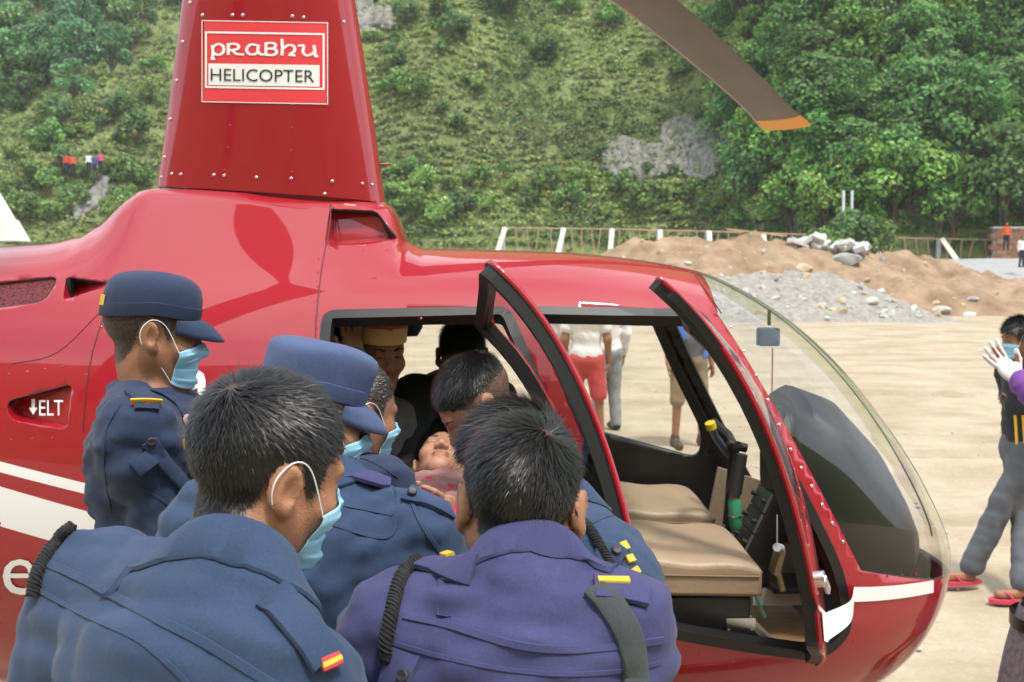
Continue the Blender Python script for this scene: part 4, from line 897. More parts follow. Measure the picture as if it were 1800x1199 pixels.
MB().tube([hat(1366, 905, -.25), hat(1366, 955, -.25)], .002, 5).tube([hat(1366, 962, -.25), hat(1372, 964, -.22)], .014, 12).build('pull_cord', mat('light_grey_plastic', (.5, .5, .5), .5), heli, True)
MB().box(hat(1372, 1048, -.10), (.19, .02, .055)).build('kick_plate', mat('light_grey_plastic', (.5, .5, .5), .5), heli)
MB().box(hat(1400, 1025, -.10), (.20, .16, .02)).build('pedal_shelf', BLK, heli, bevel=.006)
MB().tube(catmull([hat(1325, 1040, -.4), hat(1335, 1065, -.38), hat(1345, 1085, -.35)], 5), .004, 6).build('green_hose', mat('green_plastic', (.1, .5, .38), .4), heli, True)
# headset with coiled lead beside the door pillar
mb = MB(); p0, p1 = hat(937, 572, -.35), hat(944, 618, -.35)
mb.tube([p0.lerp(p1, t/120)+Vector((.010*cos(t*.9), .010*sin(t*.9), 0)) for t in range(121)], .0028, 5); mb.build('coiled_lead', BLKR, heli, True)
mb = MB(); c = hat(947, 630, -.35); mb.tube([c+Vector((.025*cos(t), 0, .022*sin(t))) for t in np.linspace(0, 2*pi, 18)], .009, 8, False); mb.build('headset', BLKR, heli, True)
mb = MB(); c = hat(714, 566, .2); mb.loft([[c+Vector((r*cos(t), r*.7*sin(t), dz)) for t in np.linspace(0, 2*pi, 14, endpoint=False)] for dz, r in ((.05, .055), (.02, .06), (-.02, .058), (-.05, .04))]); mb.build('hanging_headset', mat('navy_dark', (.015, .02, .045), .7), heli, True)
# open-door furniture
hd = MB().tube([(0, 0, -.012), (0, 0, .012)], .02, 14).build('door_latch', STEEL, front_door, True)
def door_local(a, z, out): return MF @ skin_pt(a, z, out)
hd.data.transform(Matrix.Translation(door_local(1.235, 1.0, .006)) @ (MF.to_3x3() @ Vector((0, 1, 0))).to_track_quat('Z', 'Y').to_matrix().to_4x4())
MB().bar(door_local(1.22, 1.0, .016), door_local(1.31, .965, .016), .012, .02).build('door_handle', STEEL, front_door, bevel=.004)
for z in (1.14, 1.08, 1.05): MB().tube([MR @ skin_pt(.262, z, -.035), MR @ skin_pt(.262, z, -.045)], .006, 8).build('screw', STEEL, rear_door, True)
# white tape tying the open front door back to the nose
_c = HMI @ CAM
def nose_hit(x, y):
    h = SKIN_BVH.ray_cast(_c, (HMI.to_3x3() @ ray(x, y)).normalized()); return HM @ (h[0]+h[1]*.004) if h[0] else None
tp = empty('tape', HM @ Vector((1.8, -.5, 0))); tag(tp, 'white adhesive tape tying the open front door to the nose', 'tape'); to_ = Vector(tp.location)
TAPE = mat('white_tape', (.78, .78, .78), .5)
G = []
for t in np.linspace(0, 1, 26):
    x = 1500+139*t; yt = 1031-14*t*t+2*t; a, b = nose_hit(x, yt), nose_hit(x, yt+26-4*t)
    if a is not None and b is not None: G.append([a-to_, ((a+b)/2)-to_, b-to_])
MB().grid(G).build('nose_strip', TAPE, tp, True, fix=False)
d0, d1 = HM @ door_local(1.20, .93, .004), HM @ door_local(1.20, .86, .004); e0, e1 = HM @ door_local(1.45, .90, .006), HM @ door_local(1.45, .83, .006); n0, n1 = nose_hit(1500, 1031), nose_hit(1500, 1057)
mids = [(d0, d1), (d0.lerp(e0, .5)+Vector((.0, -.012, 0)), d1.lerp(e1, .5)+Vector((0, -.012, 0))), (e0, e1), (e0.lerp(n0, .5)+Vector((.015, -.02, 0)), e1.lerp(n1, .5)+Vector((.015, -.02, 0))), (n0, n1)]
A_t = catmull([m[0] for m in mids], 6); B_t = catmull([m[1] for m in mids], 6)
MB().grid([[Vector(a)-to_, Vector(b)-to_] for a, b in zip(A_t, B_t)]).build('door_strip', TAPE, tp, True, fix=False)
# ================================================================== people
def V(*a): return Vector(a)
def axis(lo, hi, h, zones, hf):
    out = [lo]; x = lo
    while x < hi:
        st = h
        for (a, b) in zones:
            if a-hf < x < b: st = hf; break
            if x <= a-hf and x+h > a: st = max(hf, min(st, a-x))
        x += st; out.append(x)
    return np.array(out, np.float32)
class Field:
    """signed distance field on a stretched grid, polygonised with surface nets into one closed skin"""
    def __init__(s, lo, hi, h, zones=(), hf=.005):
        s.ax = [axis(lo[i], hi[i], h, [(z[0][i], z[1][i]) for z in zones], hf) for i in range(3)]
        s.F = np.full([len(a) for a in s.ax], .25, np.float32)
    def block(s, lo, hi):
        sl = []; co = []
        for i in range(3):
            a = max(0, np.searchsorted(s.ax[i], lo[i])-1); b = min(len(s.ax[i]), np.searchsorted(s.ax[i], hi[i])+1)
            if b-a < 2: return None
            sl.append(slice(a, b)); co.append(s.ax[i][a:b])
        return tuple(sl), co[0][:, None, None], co[1][None, :, None], co[2][None, None, :]
    def put(s, sl, d, k, sub=False):
        A = s.F[sl]
        if sub:
            d = -d; h = np.maximum(k-np.abs(A-d), 0)/k; s.F[sl] = np.maximum(A, d)+h*h*k*.25
        else:
            h = np.maximum(k-np.abs(A-d), 0)/k; s.F[sl] = np.minimum(A, d)-h*h*k*.25
    def cone(s, a, b, ra, rb, k=.02, sub=False):
        a = np.array(a, float); b = np.array(b, float); m = max(ra, rb)+k+.03
        B = s.block(np.minimum(a, b)-m, np.maximum(a, b)+m)
        if B is None: return
        sl, X, Y, Z = B; ba = b-a; L2 = max(float(ba @ ba), 1e-9)
        t = np.clip(((X-a[0])*ba[0]+(Y-a[1])*ba[1]+(Z-a[2])*ba[2])/L2, 0, 1)
        d = np.sqrt((X-a[0]-t*ba[0])**2+(Y-a[1]-t*ba[1])**2+(Z-a[2]-t*ba[2])**2)-(ra+(rb-ra)*t)
        s.put(sl, d, k, sub)
    def ell(s, c, r, R, k=.02, sub=False):
        """R rows: unit axes in world space"""
        c = np.array(c, float); m = max(r)+k+.03; B = s.block(c-m, c+m)
        if B is None: return
        sl, X, Y, Z = B; k0 = 0; k1 = 0
        for i in range(3):
            q = ((X-c[0])*R[i][0]+(Y-c[1])*R[i][1]+(Z-c[2])*R[i][2]); k0 = k0+(q/r[i])**2; k1 = k1+(q/(r[i]*r[i]))**2
        k0 = np.sqrt(k0); k1 = np.sqrt(k1)+1e-9; s.put(sl, k0*(k0-1)/k1, k, sub)
    def noise(s, amp, waves):
        """cloth folds: sum of ridged sine waves (dir*freq, phase, weight), only near the surface"""
        m = np.abs(s.F) < .05; ix = np.nonzero(m); P = np.stack([s.ax[i][ix[i]] for i in range(3)], 1); n = 0
        for (w, ph, wt) in waves:
            q = P @ np.array(w)+ph; n = n+wt*(1-2*np.abs(np.sin(q+.8*np.sin(P @ (np.array(w)[[1, 2, 0]]*.37)))))
        s.F[ix] += amp*n
    def mesh(s):
        F = s.F; I = F < 0; n = F.shape
        cnt = sum(I[i:n[0]-1+i, j:n[1]-1+j, k:n[2]-1+k].astype(np.int8) for i in (0, 1) for j in (0, 1) for k in (0, 1))
        act = (cnt > 0) & (cnt < 8); ci = np.argwhere(act); idx = np.full(act.shape, -1, np.int32); idx[act] = np.arange(len(ci))
        ci = np.argwhere(act); cr = [(i, j, k) for i in (0, 1) for j in (0, 1) for k in (0, 1)]
        val = np.stack([F[ci[:, 0]+c[0], ci[:, 1]+c[1], ci[:, 2]+c[2]] for c in cr], 1)
        pos = np.stack([np.stack([s.ax[d][ci[:, d]+c[d]] for d in range(3)], 1) for c in cr], 1)
        acc = np.zeros((len(ci), 3), np.float32); w = np.zeros(len(ci), np.float32)
        for a in range(8):
            for b in range(a+1, 8):
                if sum(abs(cr[a][d]-cr[b][d]) for d in range(3)) != 1: continue
                va, vb = val[:, a], val[:, b]; m = (va < 0) != (vb < 0)
                t = np.where(m, va/np.where(m, va-vb, 1), 0)[:, None]; p = pos[:, a]+(pos[:, b]-pos[:, a])*t
                acc += np.where(m[:, None], p, 0); w += m
        v = acc/w[:, None]; Q = []
        for d in range(3):
            e, g = [(1, 2), (2, 0), (0, 1)][d]
            A = np.take(I, range(n[d]-1), d); Bv = np.take(I, range(1, n[d]), d); ch = np.argwhere(A != Bv)
            ch = ch[(ch[:, e] > 0) & (ch[:, g] > 0) & (ch[:, e] < n[e]-1) & (ch[:, g] < n[g]-1)]
            o = [];
            for (de, dg) in ((-1, -1), (0, -1), (0, 0), (-1, 0)):
                q = ch.copy(); q[:, e] += de; q[:, g] += dg; o.append(idx[q[:, 0], q[:, 1], q[:, 2]])
            q = np.stack(o, 1); fl = ~I[ch[:, 0], ch[:, 1], ch[:, 2]]; q[fl] = q[fl][:, ::-1]; Q.append(q)
        Q = np.concatenate(Q); Q = Q[(Q >= 0).all(1)]
        return v, Q

def nrm(v): return Vector(v).normalized()
def headframe(f, up=(0, 0, 1), roll=0):
    f = nrm(f); r = f.cross(Vector(up)).normalized(); u = r.cross(f)
    if roll: q = Quaternion(f, roll); r = q @ r; u = q @ u
    return r, f, u
def skinmat(name, col, rough=.5):
    if name in MATS: return MATS[name]
    m = mat(name, col, rough, spec=.4, sss=.12); N = m.node_tree.nodes; Lk = m.node_tree.links; b = N['Principled BSDF']
    t = N.new('ShaderNodeTexCoord'); n = N.new('ShaderNodeTexNoise'); n.inputs['Scale'].default_value = 19; n.inputs['Detail'].default_value = 9; n.inputs['Roughness'].default_value = .7; Lk.new(t.outputs['Object'], n.inputs['Vector'])
    r = N.new('ShaderNodeValToRGB'); r.color_ramp.elements[0].position = .3; r.color_ramp.elements[1].position = .75
    r.color_ramp.elements[0].color = (col[0]*.70, col[1]*.62, col[2]*.56, 1); r.color_ramp.elements[1].color = (min(1, col[0]*1.15), col[1]*1.12, col[2]*1.1, 1); Lk.new(n.outputs['Fac'], r.inputs['Fac'])
    a = N.new('ShaderNodeAttribute'); a.attribute_name = 'stubble'; mx = N.new('ShaderNodeMix'); mx.data_type = 'RGBA'
    Lk.new(a.outputs['Fac'], mx.inputs['Factor']); Lk.new(r.outputs['Color'], mx.inputs['A']); mx.inputs['B'].default_value = (.018, .014, .012, 1)
    a2 = N.new('ShaderNodeAttribute'); a2.attribute_name = 'lip'; m2 = N.new('ShaderNodeMix'); m2.data_type = 'RGBA'; Lk.new(a2.outputs['Fac'], m2.inputs['Factor'])
    Lk.new(mx.outputs['Result'], m2.inputs['A']); m2.inputs['B'].default_value = (col[0]*.62, col[1]*.38, col[2]*.40, 1); Lk.new(m2.outputs['Result'], b.inputs['Base Color'])
    n2 = N.new('ShaderNodeTexNoise'); n2.inputs['Scale'].default_value = 420; Lk.new(t.outputs['Object'], n2.inputs['Vector']); bp = N.new('ShaderNodeBump'); bp.inputs['Strength'].default_value = .3; bp.inputs['Distance'].default_value = .004
    Lk.new(n2.outputs['Fac'], bp.inputs['Height']); Lk.new(bp.outputs['Normal'], b.inputs['Normal'])
    return m
def clothmat(name, col, rough=.88, sheen=.08, fold=.18, weave=900, fade=.16, crease=.45):
    if name in MATS: return MATS[name]
    m = mat(name, col, rough, spec=.25, sheen=sheen); N = m.node_tree.nodes; Lk = m.node_tree.links; b = N['Principled BSDF']
    t = N.new('ShaderNodeTexCoord'); n = N.new('ShaderNodeTexNoise'); n.inputs['Scale'].default_value = 5; n.inputs['Detail'].default_value = 8; n.inputs['Roughness'].default_value = .65; Lk.new(t.outputs['Object'], n.inputs['Vector'])
    r = N.new('ShaderNodeValToRGB'); r.color_ramp.elements[0].position = .32; r.color_ramp.elements[1].position = .72
    r.color_ramp.elements[0].color = (*[c*(1-fade) for c in col], 1); r.color_ramp.elements[1].color = (*[min(1, c*(1+fade)+.004) for c in col], 1)
    Lk.new(n.outputs['Fac'], r.inputs['Fac'])
    f = N.new('ShaderNodeTexNoise'); f.inputs['Scale'].default_value = 16; f.inputs['Detail'].default_value = 3; f.inputs['Distortion'].default_value = .3
    mp = N.new('ShaderNodeMapping'); mp.inputs['Scale'].default_value = (1, 1, .45); Lk.new(t.outputs['Object'], mp.inputs['Vector']); Lk.new(mp.outputs['Vector'], f.inputs['Vector'])
    cz = N.new('ShaderNodeTexNoise'); cz.noise_type = 'RIDGED_MULTIFRACTAL'; cz.inputs['Scale'].default_value = 7.5; cz.inputs['Detail'].default_value = 3; cz.inputs['Distortion'].default_value = .6; Lk.new(mp.outputs['Vector'], cz.inputs['Vector'])
    wr = N.new('ShaderNodeValToRGB'); wr.color_ramp.elements[0].position = .55; wr.color_ramp.elements[1].position = .95; wr.color_ramp.elements[0].color = (1, 1, 1, 1); wr.color_ramp.elements[1].color = (1.22, 1.22, 1.22, 1); Lk.new(cz.outputs['Fac'], wr.inputs['Fac'])   # worn, faded crease lines
    mw = N.new('ShaderNodeMix'); mw.data_type = 'RGBA'; mw.blend_type = 'MULTIPLY'; mw.inputs['Factor'].default_value = 1; Lk.new(r.outputs['Color'], mw.inputs['A']); Lk.new(wr.outputs['Color'], mw.inputs['B']); Lk.new(mw.outputs['Result'], b.inputs['Base Color'])
    w = N.new('ShaderNodeTexNoise'); w.inputs['Scale'].default_value = weave; Lk.new(t.outputs['Object'], w.inputs['Vector'])
    gr = N.new('ShaderNodeTexNoise'); gr.inputs['Scale'].default_value = 260; gr.inputs['Detail'].default_value = 4; gr.inputs['Roughness'].default_value = .8; Lk.new(t.outputs['Object'], gr.inputs['Vector'])
    gm = N.new('ShaderNodeMapRange'); gm.inputs['From Min'].default_value = .25; gm.inputs['From Max'].default_value = .75; gm.inputs['To Min'].default_value = .80; gm.inputs['To Max'].default_value = 1.22; Lk.new(gr.outputs['Fac'], gm.inputs['Value'])
    gx2 = N.new('ShaderNodeMix'); gx2.data_type = 'RGBA'; gx2.blend_type = 'MULTIPLY'; gx2.inputs['Factor'].default_value = 1; Lk.new(mw.outputs['Result'], gx2.inputs['A']); Lk.new(gm.outputs['Result'], gx2.inputs['B']); Lk.new(gx2.outputs['Result'], b.inputs['Base Color'])
    b1 = N.new('ShaderNodeBump'); b1.inputs['Strength'].default_value = fold; b1.inputs['Distance'].default_value = .02; Lk.new(f.outputs['Fac'], b1.inputs['Height'])
    bc = N.new('ShaderNodeBump'); bc.inputs['Strength'].default_value = crease; bc.inputs['Distance'].default_value = .016; Lk.new(cz.outputs['Fac'], bc.inputs['Height']); Lk.new(b1.outputs['Normal'], bc.inputs['Normal'])
    b2 = N.new('ShaderNodeBump'); b2.inputs['Strength'].default_value = .25; b2.inputs['Distance'].default_value = .002; Lk.new(w.outputs['Fac'], b2.inputs['Height']); Lk.new(bc.outputs['Normal'], b2.inputs['Normal']); Lk.new(b2.outputs['Normal'], b.inputs['Normal'])
    return m
HAIRM = mat('black_hair', (.012, .011, .011), .38, spec=.45); CORD = clothmat('black_cord', (.016, .016, .018), rough=.8, weave=700)
HAIRG = mat('greying_hair', (.10, .095, .09), .5)
MASKM = mat('mask_blue', (.32, .62, .80), .8, var=.06, vscale=30, bump=.1, bscale=500); LOOPM = mat('mask_white', (.85, .85, .87), .8)
SKIN = [skinmat('skin_a', (.40, .205, .125)), skinmat('skin_b', (.33, .165, .10)), skinmat('skin_c', (.26, .12, .07)), skinmat('skin_d', (.47, .26, .17))]
NAVY = clothmat('navy_twill', (.022, .034, .075)); NAVYL = clothmat('navy_twill_faded', (.030, .052, .104)); PURP = clothmat('purple_twill', (.047, .047, .126), fade=.14)
BLACKC = clothmat('black_knit', (.008, .008, .010)); BOOT = mat('black_leather', (.012, .011, .010), .4)
YELM = mat('yellow_thread', (.65, .42, .03), .6, bump=.3, bscale=900); REDTH = mat('red_thread', (.55, .04, .05), .7)

HAIRPOLY = [(.080,.088),(.070,.070),(.052,.056),(.040,.040),(.036,.008),(.028,-.004),(.018,.014),(.006,.040),(-.014,.046),(-.034,.026),(-.040,-.020),(-.056,-.056),(-.075,-.075),(-.16,-.080),(-.16,.18),(.080,.18)]
def build_head(Fd, c, R, s=1.0, ears=True, k=1.0):
    r, f, u = R
    def P(x, y, z): return c+(r*x+f*y+u*z)*s
    rows = [tuple(r), tuple(f), tuple(u)]
    E = lambda p, rad, kk=.02, sub=False: Fd.ell(P(*p), [q*s for q in rad], rows, kk*s, sub)
    C = lambda a, b, ra, rb, kk=.015, sub=False: Fd.cone(P(*a), P(*b), ra*s, rb*s, kk*s, sub)
    E((0, -.012, .045), (.076, .098, .088)); E((0, .032, -.012), (.064, .062, .085), .03)
    for x in (-1, 1):
        C((x*.054, .0, -.035), (x*.018, .066, -.090), .020, .018, .03); E((x*.042, .060, -.022), (.027, .026, .026), .02)
    E((0, .073, -.095), (.026, .022, .020), .025)
    C((-.036, .080, .027), (.036, .080, .027), .011, .011, .012)
    for x in (-1, 1): E((x*.033, .097, .006), (.018, .016, .011), .010, True)
    for x in (-1, 1): E((x*.033, .076, .006), (.0145, .0125, .0125), .004)
    C((0, .086, .016), (0, .107, -.024), .0085, .0125, .012)
    for x in (-1, 1): E((x*.013, .098, -.029), (.0095, .012, .009), .007)
    E((0, .088, -.053), (.026, .013, .0065), .006); E((0, .087, -.064), (.022, .013, .007), .006)
    E((0, .098, -.0585), (.02, .006, .0016), .003, True)
    if ears:
        for x in (-1, 1):
            e = (r*x*.45+f*-.35).normalized() if False else None
            q = Quaternion(u, x*radians(-22)); r2, f2 = q @ r, q @ f
            Fd.ell(P(x*.083, -.014, .004), [.0085*s, .019*s, .031*s], [tuple(r2), tuple(f2), tuple(u)], .008*s)
            Fd.ell(P(x*.092, -.008, .006), [.006*s, .010*s, .018*s], [tuple(r2), tuple(f2), tuple(u)], .006*s, True)
            Fd.ell(P(x*.080, -.003, -.022), [.009*s, .010*s, .011*s], rows, .008*s)
            hx = [P(x*(.086+.004*sin(t)), 0, 0)+(f2*(-.014+.0165*cos(t))+u*(.005+.0275*sin(t)))*s for t in np.linspace(radians(-10), radians(225), 9)]
            for a_, b__ in zip(hx[:-1], hx[1:]): Fd.cone(a_, b__, .0042*s, .0042*s, .003*s)
            Fd.ell(P(x*.091, -.010, .000), [.007*s, .0075*s, .012*s], [tuple(r2), tuple(f2), tuple(u)], .004*s, True)
def hand(Fd, w, d, palm, s=1.0, curl=.5, spread=.25, left=False):
    """five fingered hand: w wrist, d pointing direction, palm = palm normal"""
    d = nrm(d); pn = Vector(palm); pn = (pn-d*pn.dot(d)).normalized(); x = d.cross(pn)*(-1 if left else 1)
    Fd.ell(w+d*.048*s, [.040*s, .050*s, .016*s], [tuple(x), tuple(d), tuple(pn)], .012*s)
    for i, (o, L) in enumerate(((-.029, .068), (-.010, .078), (.010, .073), (.028, .058))):
        b = w+d*.088*s+x*o*s; dd = (d+x*spread*(o/.03)*.45).normalized(); p = b
        for j, (fr, rr) in enumerate(((.45, .0088), (.32, .0080), (.23, .0072))):
            ang = curl*(.35+.75*j); q = p+(dd*cos(ang)+pn*sin(ang))*L*fr*s; Fd.cone(p, q, rr*s, rr*.94*s, .004*s); p = q
    p = w+d*.022*s-x*.030*s; dd = (d*.72-x*.72+pn*.25).normalized(); q = p+dd*.040*s; Fd.cone(p, q, .0125*s, .0105*s, .01*s); Fd.cone(q, q+(d*.9-x*.3+pn*.3).normalized()*.034*s, .0102*s, .0085*s, .004*s)

def strands(c, R, s, v, Q, par, name, mt, n, top=.028, side=.010, whorl=(.02, -.07, .105), poly=HAIRPOLY, lift=.55, width=.0011, front=0., seed=1, inset=0., wave=.0):
    rg = np.random.default_rng(seed); r, f, u = [np.array(q) for q in R]; cc = np.array(c)
    T = np.concatenate([Q[:, [0, 1, 2]], Q[:, [0, 2, 3]]]); ctr = v[T].mean(1)-cc; loc = np.stack([ctr @ r, ctr @ f, ctr @ u], 1)/s
    near = (np.abs(loc) < .17).all(1); T = T[near]; loc = loc[near]
    jt = rg.normal(0, .002, (len(loc), 2)); ok = np.array([in_poly(p[1]+q[0], p[2]+q[1], poly) for p, q in zip(loc, jt)]) & (np.abs(loc[:, 0]) < .0815); T = T[ok]
    A, B, Cc = v[T[:, 0]], v[T[:, 1]], v[T[:, 2]]; N = np.cross(B-A, Cc-A); ar = np.linalg.norm(N, axis=1); N /= ar[:, None]+1e-12
    pick = rg.choice(len(T), n, p=ar/ar.sum()); a, b = rg.random(n), rg.random(n); m = a+b > 1; a[m] = 1-a[m]; b[m] = 1-b[m]
    P = A[pick]+(B-A)[pick]*a[:, None]+(Cc-A)[pick]*b[:, None]; Nn = N[pick]
    L = (P-cc); L = np.stack([L @ r, L @ f, L @ u], 1)/s
    W = (np.array(whorl)); D = L-W; Dw = D[:, :1]*r+D[:, 1:2]*f+D[:, 2:]*u
    Dw += f*front*.1; Dw += .45*np.cross(Nn, Dw)*np.exp(-np.linalg.norm(D, axis=1)/.05)[:, None]
    Dw -= (Dw*Nn).sum(1)[:, None]*Nn; Dw /= np.linalg.norm(Dw, axis=1)[:, None]+1e-9
    Dw += rg.normal(0, .15, Dw.shape); Dn = Dw+Nn*(lift*(.7+.6*rg.random(n)))[:, None]; Dn /= np.linalg.norm(Dn, axis=1)[:, None]
    tt = np.clip((L[:, 2]-.035)/.06, 0, 1); tt = tt*tt*(3-2*tt); ln = (side+(top-side)*tt)*(.7+.5*rg.random(n))*s
    ln *= np.clip(.35+ (L[:, 2]+.075)/.07, .35, 1); ln *= 1+.55*(rg.random(n) < .05)
    sd = np.cross(Dn, Nn); sd /= np.linalg.norm(sd, axis=1)[:, None]+1e-9; P0 = P-Nn*.001
    P1 = P0+Dn*ln[:, None]*.5; Dd = Dn+Dw*.5-Nn*.22; Dd /= np.linalg.norm(Dd, axis=1)[:, None]; P2 = P1+Dd*ln[:, None]*.5
    w = width*(.7+.6*rg.random(n))[:, None]*s
    vv = np.stack([P0-sd*w, P0+sd*w, P1-sd*w*.8, P1+sd*w*.8, P2], 1).reshape(-1, 3); b = np.arange(n)[:, None]*5
    F1 = np.concatenate([b+[[0, 1, 3]], b+[[0, 3, 2]], b+[[2, 3, 4]]])
    me = mesh_np(name, vv, F1); return link(name, me, mt, par, True)

def pmesh(name, v, Q, mt, par): return link(name, mesh_np(name, v, Q), mt, par, True)
def bvh_of(v, Q): return BVHTree.FromPolygons([tuple(p) for p in v], [tuple(q) for q in Q])
def folds(seed, n=10, lo=9, hi=38, dirb=None):
    rg = np.random.default_rng(seed); W = []
    for i in range(n):
        d = rg.normal(0, 1, 3)
        if dirb is not None: d = d*.6+np.array(dirb)*rg.choice([-1, 1])*1.2
        d /= np.linalg.norm(d); fr = rg.uniform(lo, hi) if i % 2 else rg.uniform(hi*1.1, hi*2.1); W.append((d*fr, rg.uniform(0, 6.3), 1/(1+fr/30)))
    return W
PEOPLE = {}
def person(key, label, J, skin=0, group=None, top=None, bottom=None, sleeve=1.0, shoes=BOOT, hair=None, head=None, scale=1.0, hs=1.0, h=.014, hf=.005, hc=.010, bulk=1.0, fold=.0055, mask=None, collar=None, legcut=1.0, hands=True, seed=1, wear_hem=.0, toplabel='shirt', cat='person', detail=True, belly=0., topinfl=.012, feet=None):
    """J joints (world): neck, sl, sr, el, er, wl, wr, pel ; optional kl, kr, al, ar ; head=(centre, frame)"""
    J = {k: Vector(v) for k, v in J.items()}; S = scale
    rt = nrm(J['sr']-J['sl']); up = nrm(J['neck']-J['pel']); fw = nrm(up.cross(rt)); rt2 = nrm(fw.cross(up))
    prt = nrm((rt2+Vector((rt2.x, rt2.y, 0)))*.5); prt.z = 0; prt.normalize(); pf = Vector((0, 0, 1)).cross(prt)
    pel = J['pel']; hl_, hr_ = pel-prt*.088*S+Vector((0, 0, -.06*S)), pel+prt*.088*S+Vector((0, 0, -.06*S))
    J.setdefault('al', Vector((hl_.x, hl_.y, .085*S))-prt*.03); J.setdefault('ar', Vector((hr_.x, hr_.y, .085*S))+prt*.03)
    J.setdefault('kl', hl_.lerp(J['al'], .52)+pf*.035); J.setdefault('kr', hr_.lerp(J['ar'], .52)+pf*.035)
    hc_, R = head; allp = list(J.values())+[hc_]
    lo = np.array([min(p[i] for p in allp) for i in range(3)])-.28; hi = np.array([max(p[i] for p in allp) for i in range(3)])+.28
    lo[2] = max(lo[2], -.06)
    zones = [(np.array(hc_)-.155*S*hs, np.array(hc_)+.165*S*hs)]
    hd = {}
    for q in 'lr':
        d = nrm(J['w'+q]-J['e'+q]); hd[q] = J.get('h'+q, d)
        if hands: c = J['w'+q]+nrm(hd[q])*.09*S; zones.append((np.array(c)-.085*S, np.array(c)+.085*S))
    root = empty('person', Vector((pel.x, pel.y, 0))); inv = np.array(root.location)
    tag(root, label, cat, group)
    rows = [tuple(rt2), tuple(fw), tuple(up)]; T = J['neck']-pel; Ln = T.length
    def torso(Fd, inf, lower=True, b=bulk):
        Fd.ell(pel+T*.74-fw*.005, [(.158*b)*S+inf, (.105*b)*S+inf, .30*Ln*.9+inf*.5], rows, .06)
        Fd.ell(pel+T*.40+fw*(.01+belly), [(.140*b)*S+inf, (.100*b+belly*.8)*S+inf, .30*Ln], rows, .06)
        if lower: Fd.ell(pel+T*.03, [.158*b*S+inf, .112*b*S+inf, .15*S], [tuple(prt), tuple(pf), (0, 0, 1)], .06)
        for q in 'lr':
            Fd.cone(pel+T*.93-fw*.01, J['s'+q]-fw*.004, .052*S+inf, .047*S+inf, .045); Fd.cone(pel+T*.80-fw*.02, J['s'+q]-up*.05*S, .066*S+inf, .048*S+inf, .045)
    def arms(Fd, inf, frac=1.0, k=.025):
        for q in 'lr':
            Fd.cone(J['s'+q], J['e'+q] if frac >= .5 else J['s'+q].lerp(J['e'+q], frac*2), .049*b_*S+inf, (.042 if frac >= .5 else .048)*b_*S+inf, k+.02)
            if frac > .5: Fd.cone(J['e'+q], J['e'+q].lerp(J['w'+q], (frac-.5)*2), .042*b_*S+inf, .029*S+inf*.8, k)
    b_ = (1+bulk)/2
    # --- body: one continuous skin
    Fd = Field(lo, hi, h, zones, hf)
    torso(Fd, 0); arms(Fd, 0)
    for q, hp in (('l', hl_), ('r', hr_)):
        Fd.cone(hp, J['k'+q], .078*S*b_, .052*S, .04); Fd.cone(J['k'+q], J['a'+q], .050*S, .036*S, .02)
        Fd.cone(J['a'+q]+Vector((0, 0, -.045*S)), J['a'+q]+Vector((0, 0, -.05*S))+(feet or pf)*.15*S, .036*S, .030*S, .03)
    Fd.cone(J['neck']-up*.03, hc_-R[2]*.045*S-R[1]*.018*S, .060*S, .056*S*hs, .03)
    build_head(Fd, hc_, R, S*hs)
    if hands:
        for q in 'lr': hand(Fd, J['w'+q], hd[q], J.get('p'+q, fw*.3-rt2*(1 if q == 'r' else -1)), S*.95, left=(q == 'l'), curl=J.get('curl', Vector((.45, 0, 0)))[0])
    v, Q = Fd.mesh(); body = pmesh('body', v-inv, Q, SKIN[skin] if isinstance(skin, int) else skin, root)
    L = v-np.array(hc_); Lh = np.stack([L @ np.array(R[0]), L @ np.array(R[1]), L @ np.array(R[2])], 1)/(S*hs)
    st = np.zeros(len(v)); nearh = (np.abs(Lh) < .17).all(1)
    hp_ = (hair or {}).get('poly', HAIRPOLY); fade = (hair or {}).get('scalp', .9)
    if hair is not None:
        for i in np.nonzero(nearh)[0]:
            if abs(Lh[i, 0]) < .079 and in_poly(Lh[i, 1], Lh[i, 2], hp_): st[i] = fade*min(1, .35+max(0, Lh[i, 2]+.08)/.06)
    attr(body.data, 'stubble', st)
    lip = np.exp(-((Lh[:, 2]+.0585)/.010)**2)*(np.abs(Lh[:, 0]) < .024)*(Lh[:, 1] > .085)*nearh; attr(body.data, 'lip', lip*.8)
    out = dict(root=root, inv=inv, head=(hc_, R, S*hs), J=J, body=(v, Q), bbvh=None, up=up, fw=fw, rt=rt2, pf=pf)
    # --- clothing
    if top:
        Fd = Field(lo, hi, hc); torso(Fd, topinfl, True); arms(Fd, topinfl, sleeve)
        if wear_hem: Fd.cone(pel-prt*.07, pel-prt*.07-Vector((0, 0, wear_hem)), .12*S, .12*S, .08); Fd.cone(pel+prt*.07, pel+prt*.07-Vector((0, 0, wear_hem)), .12*S, .12*S, .08)
        if fold: Fd.noise(fold, folds(seed, dirb=tuple(up)))
        tv, tq = Fd.mesh(); out['top'] = (tv, tq); out['tobj'] = pmesh(toplabel, tv-inv, tq, top, root); out['tbvh'] = bvh_of(tv, tq) if detail else None
